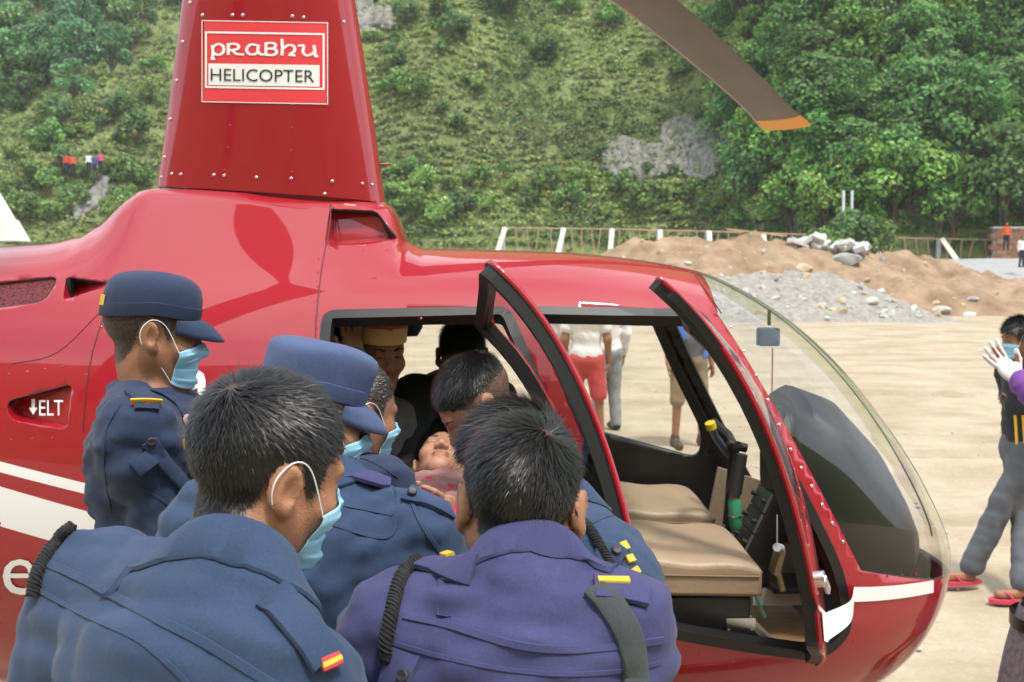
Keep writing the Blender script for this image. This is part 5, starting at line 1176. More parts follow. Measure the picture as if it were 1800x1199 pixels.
    if bottom:
        Fd = Field(lo, hi, hc*1.2); inf = .016
        Fd.ell(pel+Vector((0, 0, -.02)), [.158*bulk*S+inf, .114*bulk*S+inf, .14*S], [tuple(prt), tuple(pf), (0, 0, 1)], .05)
        for q, hp in (('l', hl_), ('r', hr_)):
            e = J['k'+q] if legcut >= .5 else hp.lerp(J['k'+q], legcut*2)
            Fd.cone(hp, e, .082*S*b_+inf, (.056 if legcut >= .5 else .068)*S+inf*1.3, .04)
            if legcut > .5: Fd.cone(J['k'+q], J['k'+q].lerp(J['a'+q], (legcut-.5)*2), .055*S+inf, .048*S+inf, .02)
        Fd.noise(fold*.8, folds(seed+50)); bv, bq = Fd.mesh(); pmesh('trousers' if legcut > .6 else 'shorts', bv-inv, bq, bottom, root)
    if shoes:
        for q in 'lr':
            a = J['a'+q]; d = nrm(feet or pf); Fs = Field(np.array(a)-.30, np.array(a)+.30, .011)
            Fs.cone(a+Vector((0, 0, -.035*S))-d*.02, a+Vector((0, 0, -.045*S))+d*.16*S, .047*S, .040*S, .03); Fs.cone(a+Vector((0, 0, .03*S)), a+Vector((0, 0, -.03*S)), .046*S, .046*S, .03)
            z0 = Fs.ax[2][None, None, :]; Fs.F = np.maximum(Fs.F, (a.z-.083*S)-z0)
            sv, sq = Fs.mesh(); pmesh('shoe', sv-inv, sq, shoes, root)
    if collar:
        add_collar(out, collar if not isinstance(collar, bool) else top)
    if hair is not None and hair.get('n', 0):
        kw = {k: hair[k] for k in hair if k not in ('n', 'mat', 'scalp')}
        o = strands(hc_, R, S*hs, v, Q, root, 'hair', hair.get('mat', HAIRM), hair['n'], seed=seed, **kw)
        o.data.transform(Matrix.Translation(-Vector(inv))); out['hair'] = o
    if mask: add_mask(out, mask)
    PEOPLE[key] = out; return out
def put(out, mb, name, mt, smooth=True, par=None, **kw):
    iv = Vector(out['inv']); mb.v = [tuple(Vector(p)-iv) for p in mb.v]; return mb.build(name, mt, par or out['root'], smooth, **kw)
def add_collar(out, mt, hgt=.042, open_=40, r0=.066):
    hc_, R, s = out['head']; nb = out['J']['neck']; ax = nrm((hc_-R[2]*.05*s)-nb); fw = nrm(out['fw']-ax*out['fw'].dot(ax)); rt = fw.cross(ax)
    base = nb-ax*.012; mb = MB(); P = []
    for i in range(41):
        t = radians(open_)+(2*pi-2*radians(open_))*i/40; fr = (1+cos(t))/2      # 1 at the front opening
        d = fw*cos(t)+rt*sin(t); R_ = []
        for (rr, hh) in ((r0-.004, -.01), (r0, hgt*.6), (r0+.003, hgt-.012*fr), (r0+.009, hgt-.002-.014*fr), (r0+.018, hgt*.55-.02*fr), (r0+.030+.010*fr, -.012-.040*fr), (r0+.027+.008*fr, -.016-.042*fr)):
            q = base+d*rr*(1.0+.06*abs(sin(t)))+ax*hh-fw*.006
            if rr > r0+.025 and out.get('tbvh'):
                nn = out['tbvh'].find_nearest(q)
                if nn[0] is not None: q = nn[0]+nn[1]*(.006 if hh > -.0135-.041*fr else .002)
            R_.append(q)
        P.append(R_)
    mb.grid(P); put(out, mb, 'collar', mt)
def add_mask(out, mt, top=-.010, bot=-.108, wide=66):
    hc_, R, s = out['head']; r, f, u = R; v, Q = out['body']; bv = bvh_of(v, Q); out['bbvh'] = bv; n, m = 26, 26; rad = np.zeros((m+1, n+1))
    for j in range(m+1):
        for i in range(n+1):
            th = radians(-wide+2*wide*i/n); hh = bot+(top-bot)*j/m+(.006*cos(th*2) if j > m/2 else -.0)
            d = f*cos(th)+r*sin(th); o = hc_+(f*.02+u*hh)*s; h = bv.ray_cast(o+d*.135*s, -d); rad[j, i] = min((h[0]-o).length, .102*s) if h[0] else .07*s
            if not h[0] or rad[j, i] < .03: rad[j, i] = .045*s
    base = rad.copy()
    for _ in range(6):
        p = np.pad(rad, 1, mode='edge'); sm = (p[:-2, 1:-1]+p[2:, 1:-1]+p[1:-1, :-2]+p[1:-1, 2:])/4; rad = np.maximum(sm, base)
    P = []
    for j in range(m+1):
        row = []
        for i in range(n+1):
            th = radians(-wide+2*wide*i/n); hh = bot+(top-bot)*j/m+(.006*cos(th*2) if j > m/2 else 0); e = abs(i/n-.5)*2
            pl = .0050*((j % 6)/6)*(1-e**3)*(3 < j < m-3); narrow = 1-.22*e**4; hm = (top+bot)/2+(hh-(top+bot)/2)*narrow
            P.append(None); row.append(hc_+(f*.02+u*hm)*s+(f*cos(th)+r*sin(th))*(rad[j, i]+(.004+pl)*s)); P.pop()
        P.append(row)
    mb = MB().grid(P); o = put(out, mb, 'face_mask', mt, fix=False); sl = o.modifiers.new('t', 'SOLIDIFY'); sl.thickness = .0015
    for sg, i in ((-1, 0), (1, n)):
        ear = [P[m-1][i], hc_+(r*sg*.080+f*.018+u*.030)*s, hc_+(r*sg*.087-f*.012+u*.040)*s, hc_+(r*sg*.088-f*.032+u*.016)*s, hc_+(r*sg*.083-f*.026-u*.014)*s, hc_+(r*sg*.076-f*.004-u*.030)*s, P[1][i]]
        put(out, MB().tube(catmull(ear, 5), .00095*s, 6), 'ear_loop', LOOPM, par=o)
    return o
def add_eyes(out, brows=True, closed=False):
    hc_, R, s = out['head']; r, f, u = R; P = lambda x, y, z: hc_+(r*x+f*y+u*z)*s
    for sg in (-1, 1):
        put(out, MB().tube([P(sg*(.020+.026*t), .0865-.004*abs(t-.4), .004+.0035*sin(pi*t)) for t in np.linspace(0, 1, 7)], [.0006*s+.0022*s*sin(pi*t) for t in np.linspace(0, 1, 7)], 6), 'eye', mat('dark_eye', (.02, .014, .012), .25))
        if brows: put(out, MB().tube([P(sg*(.014+.040*t), .0915-.014*t*t, .028+.006*sin(pi*t*.8)) for t in np.linspace(0, 1, 8)], [.0014*s+.0036*s*sin(pi*min(1, t+.25)) for t in np.linspace(0, 1, 8)], 6), 'eyebrow', HAIRM)
def add_cap(out, mt, tilt=0., dome=.045, visor=True, name='cap', rx=.087, ry=.106, low=.056, badge=None, over=0., soft=False):
    hc_, R, s = out['head']; r, f, u = R
    if tilt: q = Quaternion(r, tilt); f, u = q @ f, q @ u
    P = lambda x, y, z: hc_+(r*x+f*y+u*z)*s
    rings = []
    prof = ((1.0, 0), (1.0, .02), (.995, .038), (.975, .053), (.93, .066), (.85, .078), (.73, .087), (.56, .094), (.38, .098), (.18, .1005), (.03, .101)) if soft else None
    for (k, z) in prof or ((1.0, 0), (1.006, .022), (1.012, .045), (1.012, .066), (.995, .077), (.95, .085), (.84, .091), (.66, .096), (.42, .099), (.2, .100), (.03, .1005)):
        rings.append([P(rx*k*cos(t)*(1+over*(z > .03)*min(1, z/.06)), -.012+ry*k*sin(t)*(1+over*(z > .03)*min(1, z/.06)), low+z*(dome/.045)*(1+.10*min(k, 1)*sin(t))-(.022*max(0, -sin(t))*max(0, 1-z/.06))+.003*min(k, 1)*sin(3*t+1)*(z > .04)) for t in np.linspace(0, 2*pi, 40, endpoint=False)])
    o = put(out, MB().loft(rings), name, mt, deg=60)
    put(out, MB().loft([[P((rx+.002)*k*cos(t), -.012+(ry+.002)*k*sin(t), low+z-(.022*max(0, -sin(t)))) for t in np.linspace(0, 2*pi, 40, endpoint=False)] for k, z in ((.985, -.002), (.995, .000), (1.002, .026), (.99, .027))], cap=False), 'cap_band', mt, par=o)
    if visor:
        G = []
        for i in range(19):
            t = radians(28+124*i/18); row = []
            for j in range(6):
                k = j/5; ex = .062*k*max(0, sin((t-radians(28))/radians(124)*pi))**.55; row.append(P((rx+.4*ex)*cos(t), -.012+(ry)*sin(t)+ex, low+.004-.030*k*k-.012*abs(cos(t))**2-.35*ex*.5))
            G.append(row)
        vo = put(out, MB().grid(G), 'visor', mt, par=o, fix=False); sl = vo.modifiers.new('t', 'SOLIDIFY'); sl.thickness = .004
    if badge: 
        mb = MB(); G = [[P(rx*1.03*cos(t), -.012+ry*1.03*sin(t), low+z) for z in (.0, .024)] for t in np.linspace(radians(248), radians(292), 7)]; put(out, mb.grid(G), 'back_tab', badge, par=o, fix=False)
    return o
# strips laid on the cloth where the photograph shows seams, straps and badges
def lay(out, pix, w, t, name, mt, par=None, step=9, lift=.0, which='tbvh', round_=False):
    bv = out[which]; P = [np.array(p, float) for p in pix]; P = catmull(P, 6) if len(P) > 2 else [P[0]+(P[1]-P[0])*i/8 for i in range(9)]
    pts = []
    for q in P:
        d = ray(*q).normalized(); h = bv.ray_cast(CAM, d)
        if h[0]: pts.append((h[0], h[1] if h[1].dot(d) < 0 else -h[1]))
    if len(pts) < 2: return None
    for _ in range(2): pts = [(pts[i][0], (pts[max(i-1, 0)][1]+pts[i][1]+pts[min(i+1, len(pts)-1)][1]).normalized()) for i in range(len(pts))]
    mb = MB()
    if round_: mb.tube([p+n*(lift+w*.35) for p, n in pts], w/2, 8)
    else:
        rings = []
        for i, (p, n) in enumerate(pts):
            tg = (pts[min(i+1, len(pts)-1)][0]-pts[max(i-1, 0)][0]).normalized(); x = tg.cross(n).normalized(); b = p+n*lift
            rings.append([b-x*w/2-n*.004, b+x*w/2-n*.004, b+x*w/2+n*t*.6, b+x*w*.42+n*t, b-x*w*.42+n*t, b-x*w/2+n*t*.6])
        mb.loft(rings)
    return put(out, mb, name, mt, par=par)
def button(out, px, py, r, mt, par=None, which='tbvh', lift=.004):
    d = ray(px, py).normalized(); h = out[which].ray_cast(CAM, d)
    if not h[0]: return
    n = h[1] if h[1].dot(d) < 0 else -h[1]; p = h[0]+n*lift
    put(out, MB().tube([p-n*.004, p+n*.002, p+n*.004, p+n*.0025], [r, r, r*.8, r*.5], 14), 'button', mt, par=par)
def braid(out, pix, w, name, mt):
    """plaited cord: twisted pair of tubes laid over the cloth"""
    bv = out['tbvh']; P = catmull([np.array(p, float) for p in pix], 40); pts = []
    for q in P:
        d = ray(*q).normalized(); h = bv.ray_cast(CAM, d)
        if h[0]: pts.append((h[0], h[1] if h[1].dot(d) < 0 else -h[1]))
    if len(pts) < 4: return
    mb = MB(); n = len(pts)
    C = [pts[i][0]+pts[i][1]*w*.35 for i in range(n)]
    for _ in range(6): C = [C[0]]+[(C[i-1]+C[i]*2+C[i+1])/4 for i in range(1, n-1)]+[C[-1]]
    mb.tube(C, w*.42, 8); s = 0; T = []
    for ph in (0, pi/2, pi, 3*pi/2):
        T = []; s = 0
        for i in range(n):
            tg = (C[min(i+1, n-1)]-C[max(i-1, 0)]).normalized(); x = tg.cross(pts[i][1]).normalized(); y = x.cross(tg); s += (C[i]-C[i-1]).length if i else 0
            a = s/(w*.55)*2*pi/2+ph; T.append(C[i]+x*cos(a)*w*.40+y*sin(a)*w*.40)
        mb.tube(T, w*.13, 5)
    put(out, mb, name, mt)
HZ = Vector((0, 0, 1))
# ------------------------------------------------------------------ officers round the cabin door
CREW = 'uniformed officers crowding round the open cabin'
# bare-headed officer in the purple tunic, back to us
p = person('purple', 'bareheaded officer in a purple tunic with black braid and webbing strap, back turned', dict(
    neck=at(925, 1012, 1.30), sl=at(700, 1098, 1.28), sr=at(1080, 1100, 1.26), el=at(612, 1235, 1.36), wl=at(700, 1190, 1.62), er=at(1115, 1300, 1.38), wr=at(1060, 1230, 1.62), pel=(.0, 1.12, .93)),
    head=(at(916, 902, 1.36), headframe((.03, .94, -.30), roll=radians(3))), skin=0, group=CREW, top=PURP, bottom=PURP, collar=PURP, hc=.008, fold=.0055, bulk=1.0,
    hair=dict(n=26000, top=.030, side=.014, whorl=(.035, -.075, .112), lift=.38, width=.0007), seed=3, hs=1.02, hf=.004)
lay(p, [(708, 1082), (790, 1100), (900, 1132), (1000, 1143), (1100, 1135), (1165, 1125)], .010, .0025, 'yoke_seam', PURP)
lay(p, [(690, 1130), (790, 1158), (900, 1178), (1000, 1186), (1100, 1178), (1160, 1165)], .006, .002, 'yoke_seam', PURP)
ep = lay(p, [(716, 985), (760, 995), (835, 1003)], .045, .004, 'epaulette', PURP, lift=.005); lay(p, [(748, 977), (795, 988)], .014, .004, 'rank_braid', YELM, ep, lift=.009)
ep = lay(p, [(1045, 1035), (1090, 1038), (1140, 1050)], .045, .004, 'epaulette', PURP, lift=.005); lay(p, [(1050, 1030), (1105, 1030)], .012, .004, 'rank_braid', YELM, ep, lift=.008)
braid(p, [(738, 988), (708, 1020), (692, 1070), (682, 1120), (680, 1155)], .019, 'shoulder_cord', CORD)
fl = lay(p, [(676, 1168), (730, 1185)], .05, .004, 'cord_tab', PURP, lift=.004); button(p, 716, 1190, .0085, DARKGREY, lift=.010)
WEB = clothmat('grey_webbing', (.05, .055, .06), fold=.05, weave=1500)
lay(p, [(1042, 1038), (1075, 1065), (1102, 1110), (1112, 1160), (1116, 1230), (1116, 1300)], .034, .005, 'webbing_strap', WEB, lift=.005)
# front-left officer leaning in
p = person('left', 'masked officer in faded navy leaning in, bare head with crown whorl', dict(
    neck=at(415, 1005, 1.16), sl=at(172, 1030, 1.27), sr=at(515, 1200, 1.05), el=at(95, 1250, 1.22), wl=(-.55, 1.5, 1.0), er=at(600, 1330, 1.1), wr=at(640, 1230, 1.42), pel=(-.50, .98, .92)),
    head=(at(464, 838, 1.23), headframe((.73, .64, -.25), roll=radians(6))), skin=0, group=CREW, top=NAVYL, bottom=NAVYL, collar=NAVYL, mask=MASKM, hc=.008, fold=.0042, bulk=1.0, hs=1.0, hf=.004,
    hair=dict(n=28000, top=.024, side=.012, whorl=(.010, -.080, .108), lift=.42, width=.0007), seed=11)
lay(p, [(70, 985), (150, 1020), (260, 1080), (360, 1130), (450, 1185), (500, 1215)], .011, .0025, 'yoke_seam', NAVYL)
lay(p, [(55, 1030), (150, 1082), (235, 1120), (300, 1170), (340, 1215)], .006, .002, 'yoke_seam', NAVYL)
ep = lay(p, [(475, 1045), (530, 1110), (572, 1165)], .044, .004, 'epaulette', NAVYL, lift=.008); lay(p, [(560, 1172), (588, 1164)], .014, .003, 'rank_stripe', REDTH, ep, lift=.011); lay(p, [(560, 1173), (588, 1165)], .006, .004, 'rank_stripe', YELM, ep, lift=.0115)
lay(p, [(160, 912), (215, 906), (280, 920)], .044, .004, 'epaulette', NAVYL, lift=.008)
braid(p, [(158, 915), (110, 950), (75, 1005), (66, 1050)], .018, 'shoulder_cord', CORD)
# officer in the pale blue cap
p = person('cap', 'officer in a pale blue peaked cap, back turned, faded navy shirt', dict(
    neck=at(556, 850, 1.70), sl=at(372, 915, 1.66), sr=at(735, 935, 1.64), el=at(318, 1110, 1.70), wl=at(420, 1130, 1.95), er=at(850, 1045, 1.86), wr=at(800, 985, 2.12), pel=(-.36, 1.48, .93)),
    head=(at(545, 742, 1.72), headframe((.90, .38, -.22))), skin=1, group=CREW, top=NAVYL, bottom=NAVYL, collar=NAVYL, mask=MASKM, hc=.009, fold=.0055, bulk=1.04, hs=.97,
    hair=dict(n=5000, top=.010, side=.009, mat=HAIRG, scalp=.55), seed=21)
CAPB = clothmat('pale_blue_twill', (.065, .090, .185), fold=.25, fade=.1)
add_cap(p, CAPB, tilt=radians(-6), dome=.043, rx=.082, ry=.099, over=.04)
lay(p, [(470, 895), (560, 915), (680, 945), (700, 880), (690, 850)], .006, .002, 'yoke_seam', NAVYL); lay(p, [(470, 875), (580, 885), (690, 905)], .006, .002, 'yoke_seam', NAVYL)
ep = lay(p, [(560, 828), (630, 838), (695, 856)], .045, .004, 'epaulette', PURP, lift=.005); lay(p, [(620, 827), (672, 838)], .012, .004, 'rank_braid', YELM, ep, lift=.009)
lay(p, [(715, 868), (770, 890), (830, 925)], .035, .005, 'sleeve_strap', NAVYL, lift=.004)
lay(p, [(722, 880), (740, 920), (770, 965), (800, 1010)], .007, .003, 'sleeve_seam', NAVYL)
button(p, 722, 872, .008, DARKGREY, lift=.012)
# tall officer standing by the engine bay
p = person('tall', 'upright officer in a navy peaked cap and blue mask beside the engine bay', dict(
    neck=(-.785, 2.10, 1.575), sl=(-.80, 2.28, 1.49), sr=(-.75, 1.92, 1.525), el=(-.70, 2.33, 1.22), wl=(-.50, 2.32, 1.14), er=at(300, 945, 1.93), wr=at(395, 985, 2.12), pel=(-.79, 2.08, 1.0)),
    head=(Vector((-.782, 2.10, 1.70)), headframe((.90, .40, -.14))), skin=1, group=CREW, top=NAVY, bottom=NAVY, collar=NAVY, mask=MASKM, hc=.009, fold=.0055, bulk=1.04, scale=1.02, hs=.95,
    hair=dict(n=9000, top=.006, side=.005, lift=.8, scalp=.8, width=.0008), seed=31, hf=.004)
add_eyes(p); add_cap(p, NAVY, tilt=radians(-3), dome=.042, badge=YELM, low=.052, soft=True)
ep = lay(p, [(238, 688), (255, 705), (258, 722)], .046, .004, 'epaulette', NAVY, lift=.004); lay(p, [(231, 712), (279, 713)], .010, .003, 'rank_stripe', REDTH, ep, lift=.005); lay(p, [(231, 712), (279, 713)], .0045, .004, 'rank_stripe', YELM, ep, lift=.0125)
lay(p, [(262, 775), (290, 815), (325, 855)], .030, .004, 'sleeve_tab', NAVY, lift=.003); button(p, 265, 775, .0085, DARKGREY, lift=.008)
lay(p, [(238, 825), (262, 808), (282, 792)], .034, .004, 'pocket_flap', NAVY, lift=.002); lay(p, [(246, 855), (275, 872), (300, 890)], .005, .002, 'sleeve_seam', NAVY)
lay(p, [(322, 782), (340, 770)], .020, .004, 'shoulder_title', YELM, lift=.004); button(p, 327, 743, .016, mat('badge_white', (.7, .65, .7), .3, col2=(.5, .1, .08), vscale=60), lift=.008)
lay(p, [(190, 735), (180, 790), (186, 845), (195, 900)], .005, .002, 'back_seam', NAVY); lay(p, [(210, 712), (186, 760), (183, 830)], .006, .003, 'sleeve_seam', NAVY)
# masked officer deeper in the group
p = person('inner', 'bareheaded masked officer squeezed between the peaked cap and the cabin', dict(
    neck=at(604, 812, 2.12), sl=at(530, 855, 2.24), sr=at(668, 862, 1.98), el=at(560, 1000, 2.3), wl=(-.30, 2.45, 1.15), er=at(720, 980, 2.05), wr=at(740, 940, 2.3), pel=(-.44, 2.0, .95)),
    head=(at(622, 732, 2.16), headframe((.80, .55, -.18))), skin=1, group=CREW, top=NAVY, bottom=NAVY, collar=NAVY, mask=MASKM, hc=.010, fold=.0055, scale=.97,
    hair=dict(n=9000, top=.010, side=.006, lift=.7, scalp=.85), seed=41)
ep = lay(p, [(672, 775), (695, 792), (715, 815)], .040, .004, 'epaulette', NAVY, lift=.006); lay(p, [(680, 776), (700, 792)], .008, .003, 'rank_braid', YELM, ep, lift=.012)
lay(p, [(600, 800), (650, 810), (700, 840)], .005, .002, 'yoke_seam', NAVY)
# man bending over the patient
p = person('bending', 'bareheaded officer with cropped hair bending his face down to the patient', dict(
    neck=at(922, 792, 2.30), sl=(.035, 2.12, 1.37), sr=(.02, 2.46, 1.40), el=(-.02, 2.06, 1.14), wl=(-.12, 2.30, 1.10), er=(-.05, 2.55, 1.2), wr=(-.16, 2.62, 1.13), pel=(.05, 2.12, .93)),
    head=(at(842, 722, 2.25)+Vector((0, .075, 0)), headframe((-.72, -.20, -.66))), skin=3, group=CREW, top=NAVYL, bottom=NAVY, collar=NAVYL, hc=.010, scale=.97, hf=.004,
    hair=dict(n=20000, top=.024, side=.004, lift=.5, width=.0008, whorl=(0, -.08, .10), scalp=.62), seed=51)
add_eyes(p)
# officer facing left behind the purple tunic, name tape down the sleeve
p = person('sleeve', 'officer with swept-up fringe bowed behind the purple tunic, yellow lettering down his sleeve', dict(
    neck=at(985, 915, 1.74), sl=at(862, 1005, 1.80), sr=at(1045, 1000, 1.62), el=at(850, 1120, 1.95), wl=at(830, 1000, 2.15), er=at(1108, 1160, 1.62), wr=at(1090, 1120, 1.9), pel=(.14, 1.52, .93)),
    head=(at(908, 830, 1.82), headframe((-.86, .30, -.40))), skin=0, group=CREW, top=NAVYL, bottom=NAVYL, collar=NAVYL, hc=.009, bulk=1.04,
    hair=dict(n=18000, top=.042, side=.012, lift=.55, whorl=(0, -.09, .09), front=.35, width=.0008), seed=61)
braid(p, [(1012, 905), (1040, 940), (1062, 975), (1072, 1000)], .017, 'shoulder_cord', CORD)
lay(p, [(1048, 968), (1075, 975), (1092, 985)], .040, .005, 'cord_tab', NAVYL, lift=.004); button(p, 1079, 971, .0085, DARKGREY, lift=.011)
lay(p, [(1040, 920), (1062, 910), (1080, 905)], .006, .002, 'sleeve_seam', NAVYL)
for (a, b) in (((1092, 955), (1100, 968)), ((1103, 978), (1110, 990)), ((1112, 1000), (1119, 1010)), ((1119, 1016), (1128, 1030))): lay(p, [a, b], .016, .003, 'sleeve_letter', YELM, lift=.004)

# ------------------------------------------------------------------ inside the cabin
p = person('black', 'dark haired man in a black top leaning over the patient inside the cabin', dict(
    neck=at(786, 690, 3.30), sr=at(722, 700, 3.22), sl=at(870, 705, 3.35), er=at(712, 815, 3.02), wr=at(745, 850, 2.82), el=at(890, 800, 3.2), wl=at(830, 830, 3.0), pel=(-.22, 3.56, 1.20),
    kr=(.02, 3.42, 1.16), kl=(.05, 3.66, 1.16), ar=(.12, 3.42, .62), al=(.15, 3.66, .62)), head=(at(812, 630, 3.20), headframe((.12, -.86, -.42))), skin=2, top=BLACKC, bottom=mat('dark_denim', (.02, .025, .04), .9), hc=.012, h=.02,
    hair=dict(n=8000, top=.03, side=.012), seed=71, scale=.97)
add_eyes(p)
p = person('topi', 'man in a patterned orange and cream cap holding his hand to his brow', dict(
    neck=at(645, 712, 3.04), sr=at(598, 770, 2.95), sl=at(712, 775, 3.12), er=at(600, 745, 2.76), wr=at(622, 634, 2.84), el=at(735, 900, 3.05), wl=at(760, 900, 2.9), pel=(-.45, 3.08, 1.20), hr=(-.10, .05, 1), pr=(.5, -.7, .1), curl=(.22, 0, 0),
    kr=(-.12, 2.95, 1.17), kl=(-.10, 3.2, 1.17), ar=(.0, 2.95, .62), al=(.02, 3.2, .62)), head=(at(664, 622, 2.99), headframe((.50, -.84, -.14))), skin=2, top=clothmat('grey_checked', (.10, .095, .10)), bottom=mat('dark_denim', (.02, .025, .04), .9), hc=.012, h=.02, scale=.96,
    hair=dict(n=4000, top=.010, side=.008), seed=81, hf=.004)
add_eyes(p)
hc_, R, s_ = p['head']; r_, f_, u_ = R; Pq = lambda x, y, z: hc_+(r_*x+f_*y+u_*z)*s_
def topi_mat():
    m = mat('topi_print', (.60, .42, .20), .8); N = m.node_tree.nodes; Lk = m.node_tree.links; t = N.new('ShaderNodeTexCoord'); v = N.new('ShaderNodeTexVoronoi'); v.inputs['Scale'].default_value = 22; Lk.new(t.outputs['Object'], v.inputs['Vector'])
    r = N.new('ShaderNodeValToRGB'); r.color_ramp.interpolation = 'CONSTANT'; r.color_ramp.elements[0].color = (.50, .05, .05, 1); r.color_ramp.elements[1].color = (.62, .42, .18, 1); r.color_ramp.elements[1].position = .28; Lk.new(v.outputs['Distance'], r.inputs['Fac']); Lk.new(r.outputs['Color'], N['Principled BSDF'].inputs['Base Color']); return m
o = put(p, MB().loft([[Pq(.088*k*cos(t), -.012+.106*k*sin(t), .05+z-.018*max(0, -sin(t))) for t in np.linspace(0, 2*pi, 32, endpoint=False)] for k, z in ((1.02, 0), (1.03, .05), (1.0, .09), (.8, .115), (.3, .12))]), 'cap', mat('topi_crown', (.28, .05, .03), .85, col2=(.35, .14, .03), vscale=40))
put(p, MB().loft([[Pq(.092*k*cos(t), -.012+.110*k*sin(t), .05+z-.018*max(0, -sin(t))) for t in np.linspace(0, 2*pi, 32, endpoint=False)] for k, z in ((1.0, -.002), (1.01, .0), (1.02, .046), (1.0, .05))], cap=False), 'cap_band', topi_mat(), par=o)
# patient on the stretcher
xp = at(775, 805, 2.70)
def shawl_mat():
    m = clothmat('rose_shawl', (.27, .145, .13), fold=.5, weave=240, fade=.45); N = m.node_tree.nodes; Lk = m.node_tree.links; b = N['Principled BSDF']; src = b.inputs['Base Color'].links[0].from_socket
    t = N.new('ShaderNodeTexCoord'); v = N.new('ShaderNodeTexVoronoi'); v.inputs['Scale'].default_value = 38; Lk.new(t.outputs['Object'], v.inputs['Vector'])
    nz2 = N.new('ShaderNodeTexNoise'); nz2.inputs['Scale'].default_value = 3.5; Lk.new(t.outputs['Object'], nz2.inputs['Vector'])
    sx = N.new('ShaderNodeSeparateXYZ'); Lk.new(t.outputs['Object'], sx.inputs[0])
    lt = N.new('ShaderNodeMath'); lt.operation = 'LESS_THAN'; lt.inputs[1].default_value = .36; Lk.new(v.outputs['Distance'], lt.inputs[0])
    g = N.new('ShaderNodeMath'); g.operation = 'LESS_THAN'; g.inputs[1].default_value = .62; Lk.new(sx.outputs['Y'], g.inputs[0])
    mu = N.new('ShaderNodeMath'); mu.operation = 'MULTIPLY'; Lk.new(lt.outputs[0], mu.inputs[0]); Lk.new(g.outputs[0], mu.inputs[1])
    r = N.new('ShaderNodeValToRGB'); r.color_ramp.interpolation = 'CONSTANT'; e = r.color_ramp.elements; e[0].color = (.55, .03, .06, 1); e[1].color = (.04, .22, .16, 1); e[1].position = .66; q = e.new(.82); q.color = (.75, .25, .04, 1); Lk.new(v.outputs['Color'], r.inputs['Fac'])
    mx = N.new('ShaderNodeMix'); mx.data_type = 'RGBA'; Lk.new(mu.outputs[0], mx.inputs['Factor']); Lk.new(src, mx.inputs['A']); Lk.new(r.outputs['Color'], mx.inputs['B']); Lk.new(mx.outputs['Result'], b.inputs['Base Color']); return m
x0, z0 = xp.x, xp.z
p = person('patient', 'patient lying with chin raised under a rose shawl with embroidered flowers', dict(
    neck=(x0, 2.64, z0-.12), sr=(x0-.17, 2.55, z0-.15), sl=(x0+.17, 2.55, z0-.15), er=(x0-.21, 2.32, z0-.13), el=(x0+.21, 2.32, z0-.13), wr=(x0-.08, 2.16, z0-.02), wl=(x0+.08, 2.14, z0-.02), pel=(x0, 2.12, z0-.14),
    kr=(x0-.09, 1.80, z0-.05), kl=(x0+.09, 1.80, z0-.05), ar=(x0-.09, 1.74, z0-.42), al=(x0+.09, 1.74, z0-.42)), head=(Vector((x0-.005, 2.80, z0-.045)), headframe((.05, -.42, .91), (0, 1, 0))), skin=3, top=shawl_mat(), bottom=mat('dark_denim', (.02, .025, .04), .9), topinfl=.026, fold=.006,
    hc=.010, hair=dict(n=5000, top=.05, side=.03), seed=91, scale=.93, shoes=None, toplabel='shawl', hf=.004)
add_eyes(p)
st = empty('stretcher', (x0, 2.5, 0)); tag(st, 'dark canvas stretcher carrying the patient into the cabin', 'stretcher')
iv = Vector((x0, 2.5, 0))
MB().box(Vector((x0, 2.42, z0-.255))-iv, (.46, 1.10, .02)).build('canvas', BLACKC, st)
for sg in (-1, 1): MB().tube([Vector((x0+sg*.24, 1.78, z0-.25))-iv, Vector((x0+sg*.24, 2.98, z0-.25))-iv], .014, 10).build('pole', STEEL, st, True)

# ------------------------------------------------------------------ bystanders
def standing(key, label, X, Y, ang, H=1.68, group=None, arms=None, **kw):
    S = H/1.75; a = radians(ang); f = Vector((sin(a), cos(a), 0)); r = Vector((cos(a), -sin(a), 0)); o = Vector((X, Y, 0)); P = lambda x, y, z: o+r*x*S+f*y*S+Vector((0, 0, z*S))
    J = dict(neck=P(0, -.02, 1.47), sl=P(-.185, -.01, 1.42), sr=P(.185, -.01, 1.42), el=P(-.225, -.03, 1.13), er=P(.225, -.03, 1.13), wl=P(-.235, .04, .88), wr=P(.235, .04, .88), pel=P(0, 0, .95))
    if arms: J.update({k: (P(*v) if k[0] in 'ewka' else v) for k, v in arms.items()})
    hd = kw.pop('look', f); kw.setdefault('h', .024); kw.setdefault('hc', .017); kw.setdefault('hf', .009); kw.setdefault('detail', False); kw.setdefault('fold', .003)
    return person(key, label, J, head=(P(0, .015, 1.62), headframe(hd)), scale=S, group=group, **kw)
WHT = clothmat('white_cotton', (.70, .68, .67), fold=.4, fade=.05); REDS = clothmat('coral_cotton', (.50, .075, .075), fade=.1); KHAKI = clothmat('khaki_cotton', (.235, .185, .12)); GREYT = clothmat('grey_cotton', (.27, .28, .29))
GREYTEE = clothmat('slate_tee', (.13, .14, .19)); BLUEV = clothmat('blue_vest', (.05, .14, .42))
SAND = mat('brown_sandal', (.05, .03, .025), .6)
standing('tee', 'man in white T-shirt and coral shorts seen through the cabin', .77, 10.0, 8, 1.72, arms={'al': (-.16, 0, .085), 'ar': (.16, .03, .085), 'kl': (-.135, .03, .5), 'kr': (.135, .03, .5)}, skin=1, top=WHT, bottom=REDS, sleeve=.30, legcut=.44, hair=dict(n=1500, top=.03, side=.01, width=.002), shoes=SAND, seed=101, bulk=1.06)
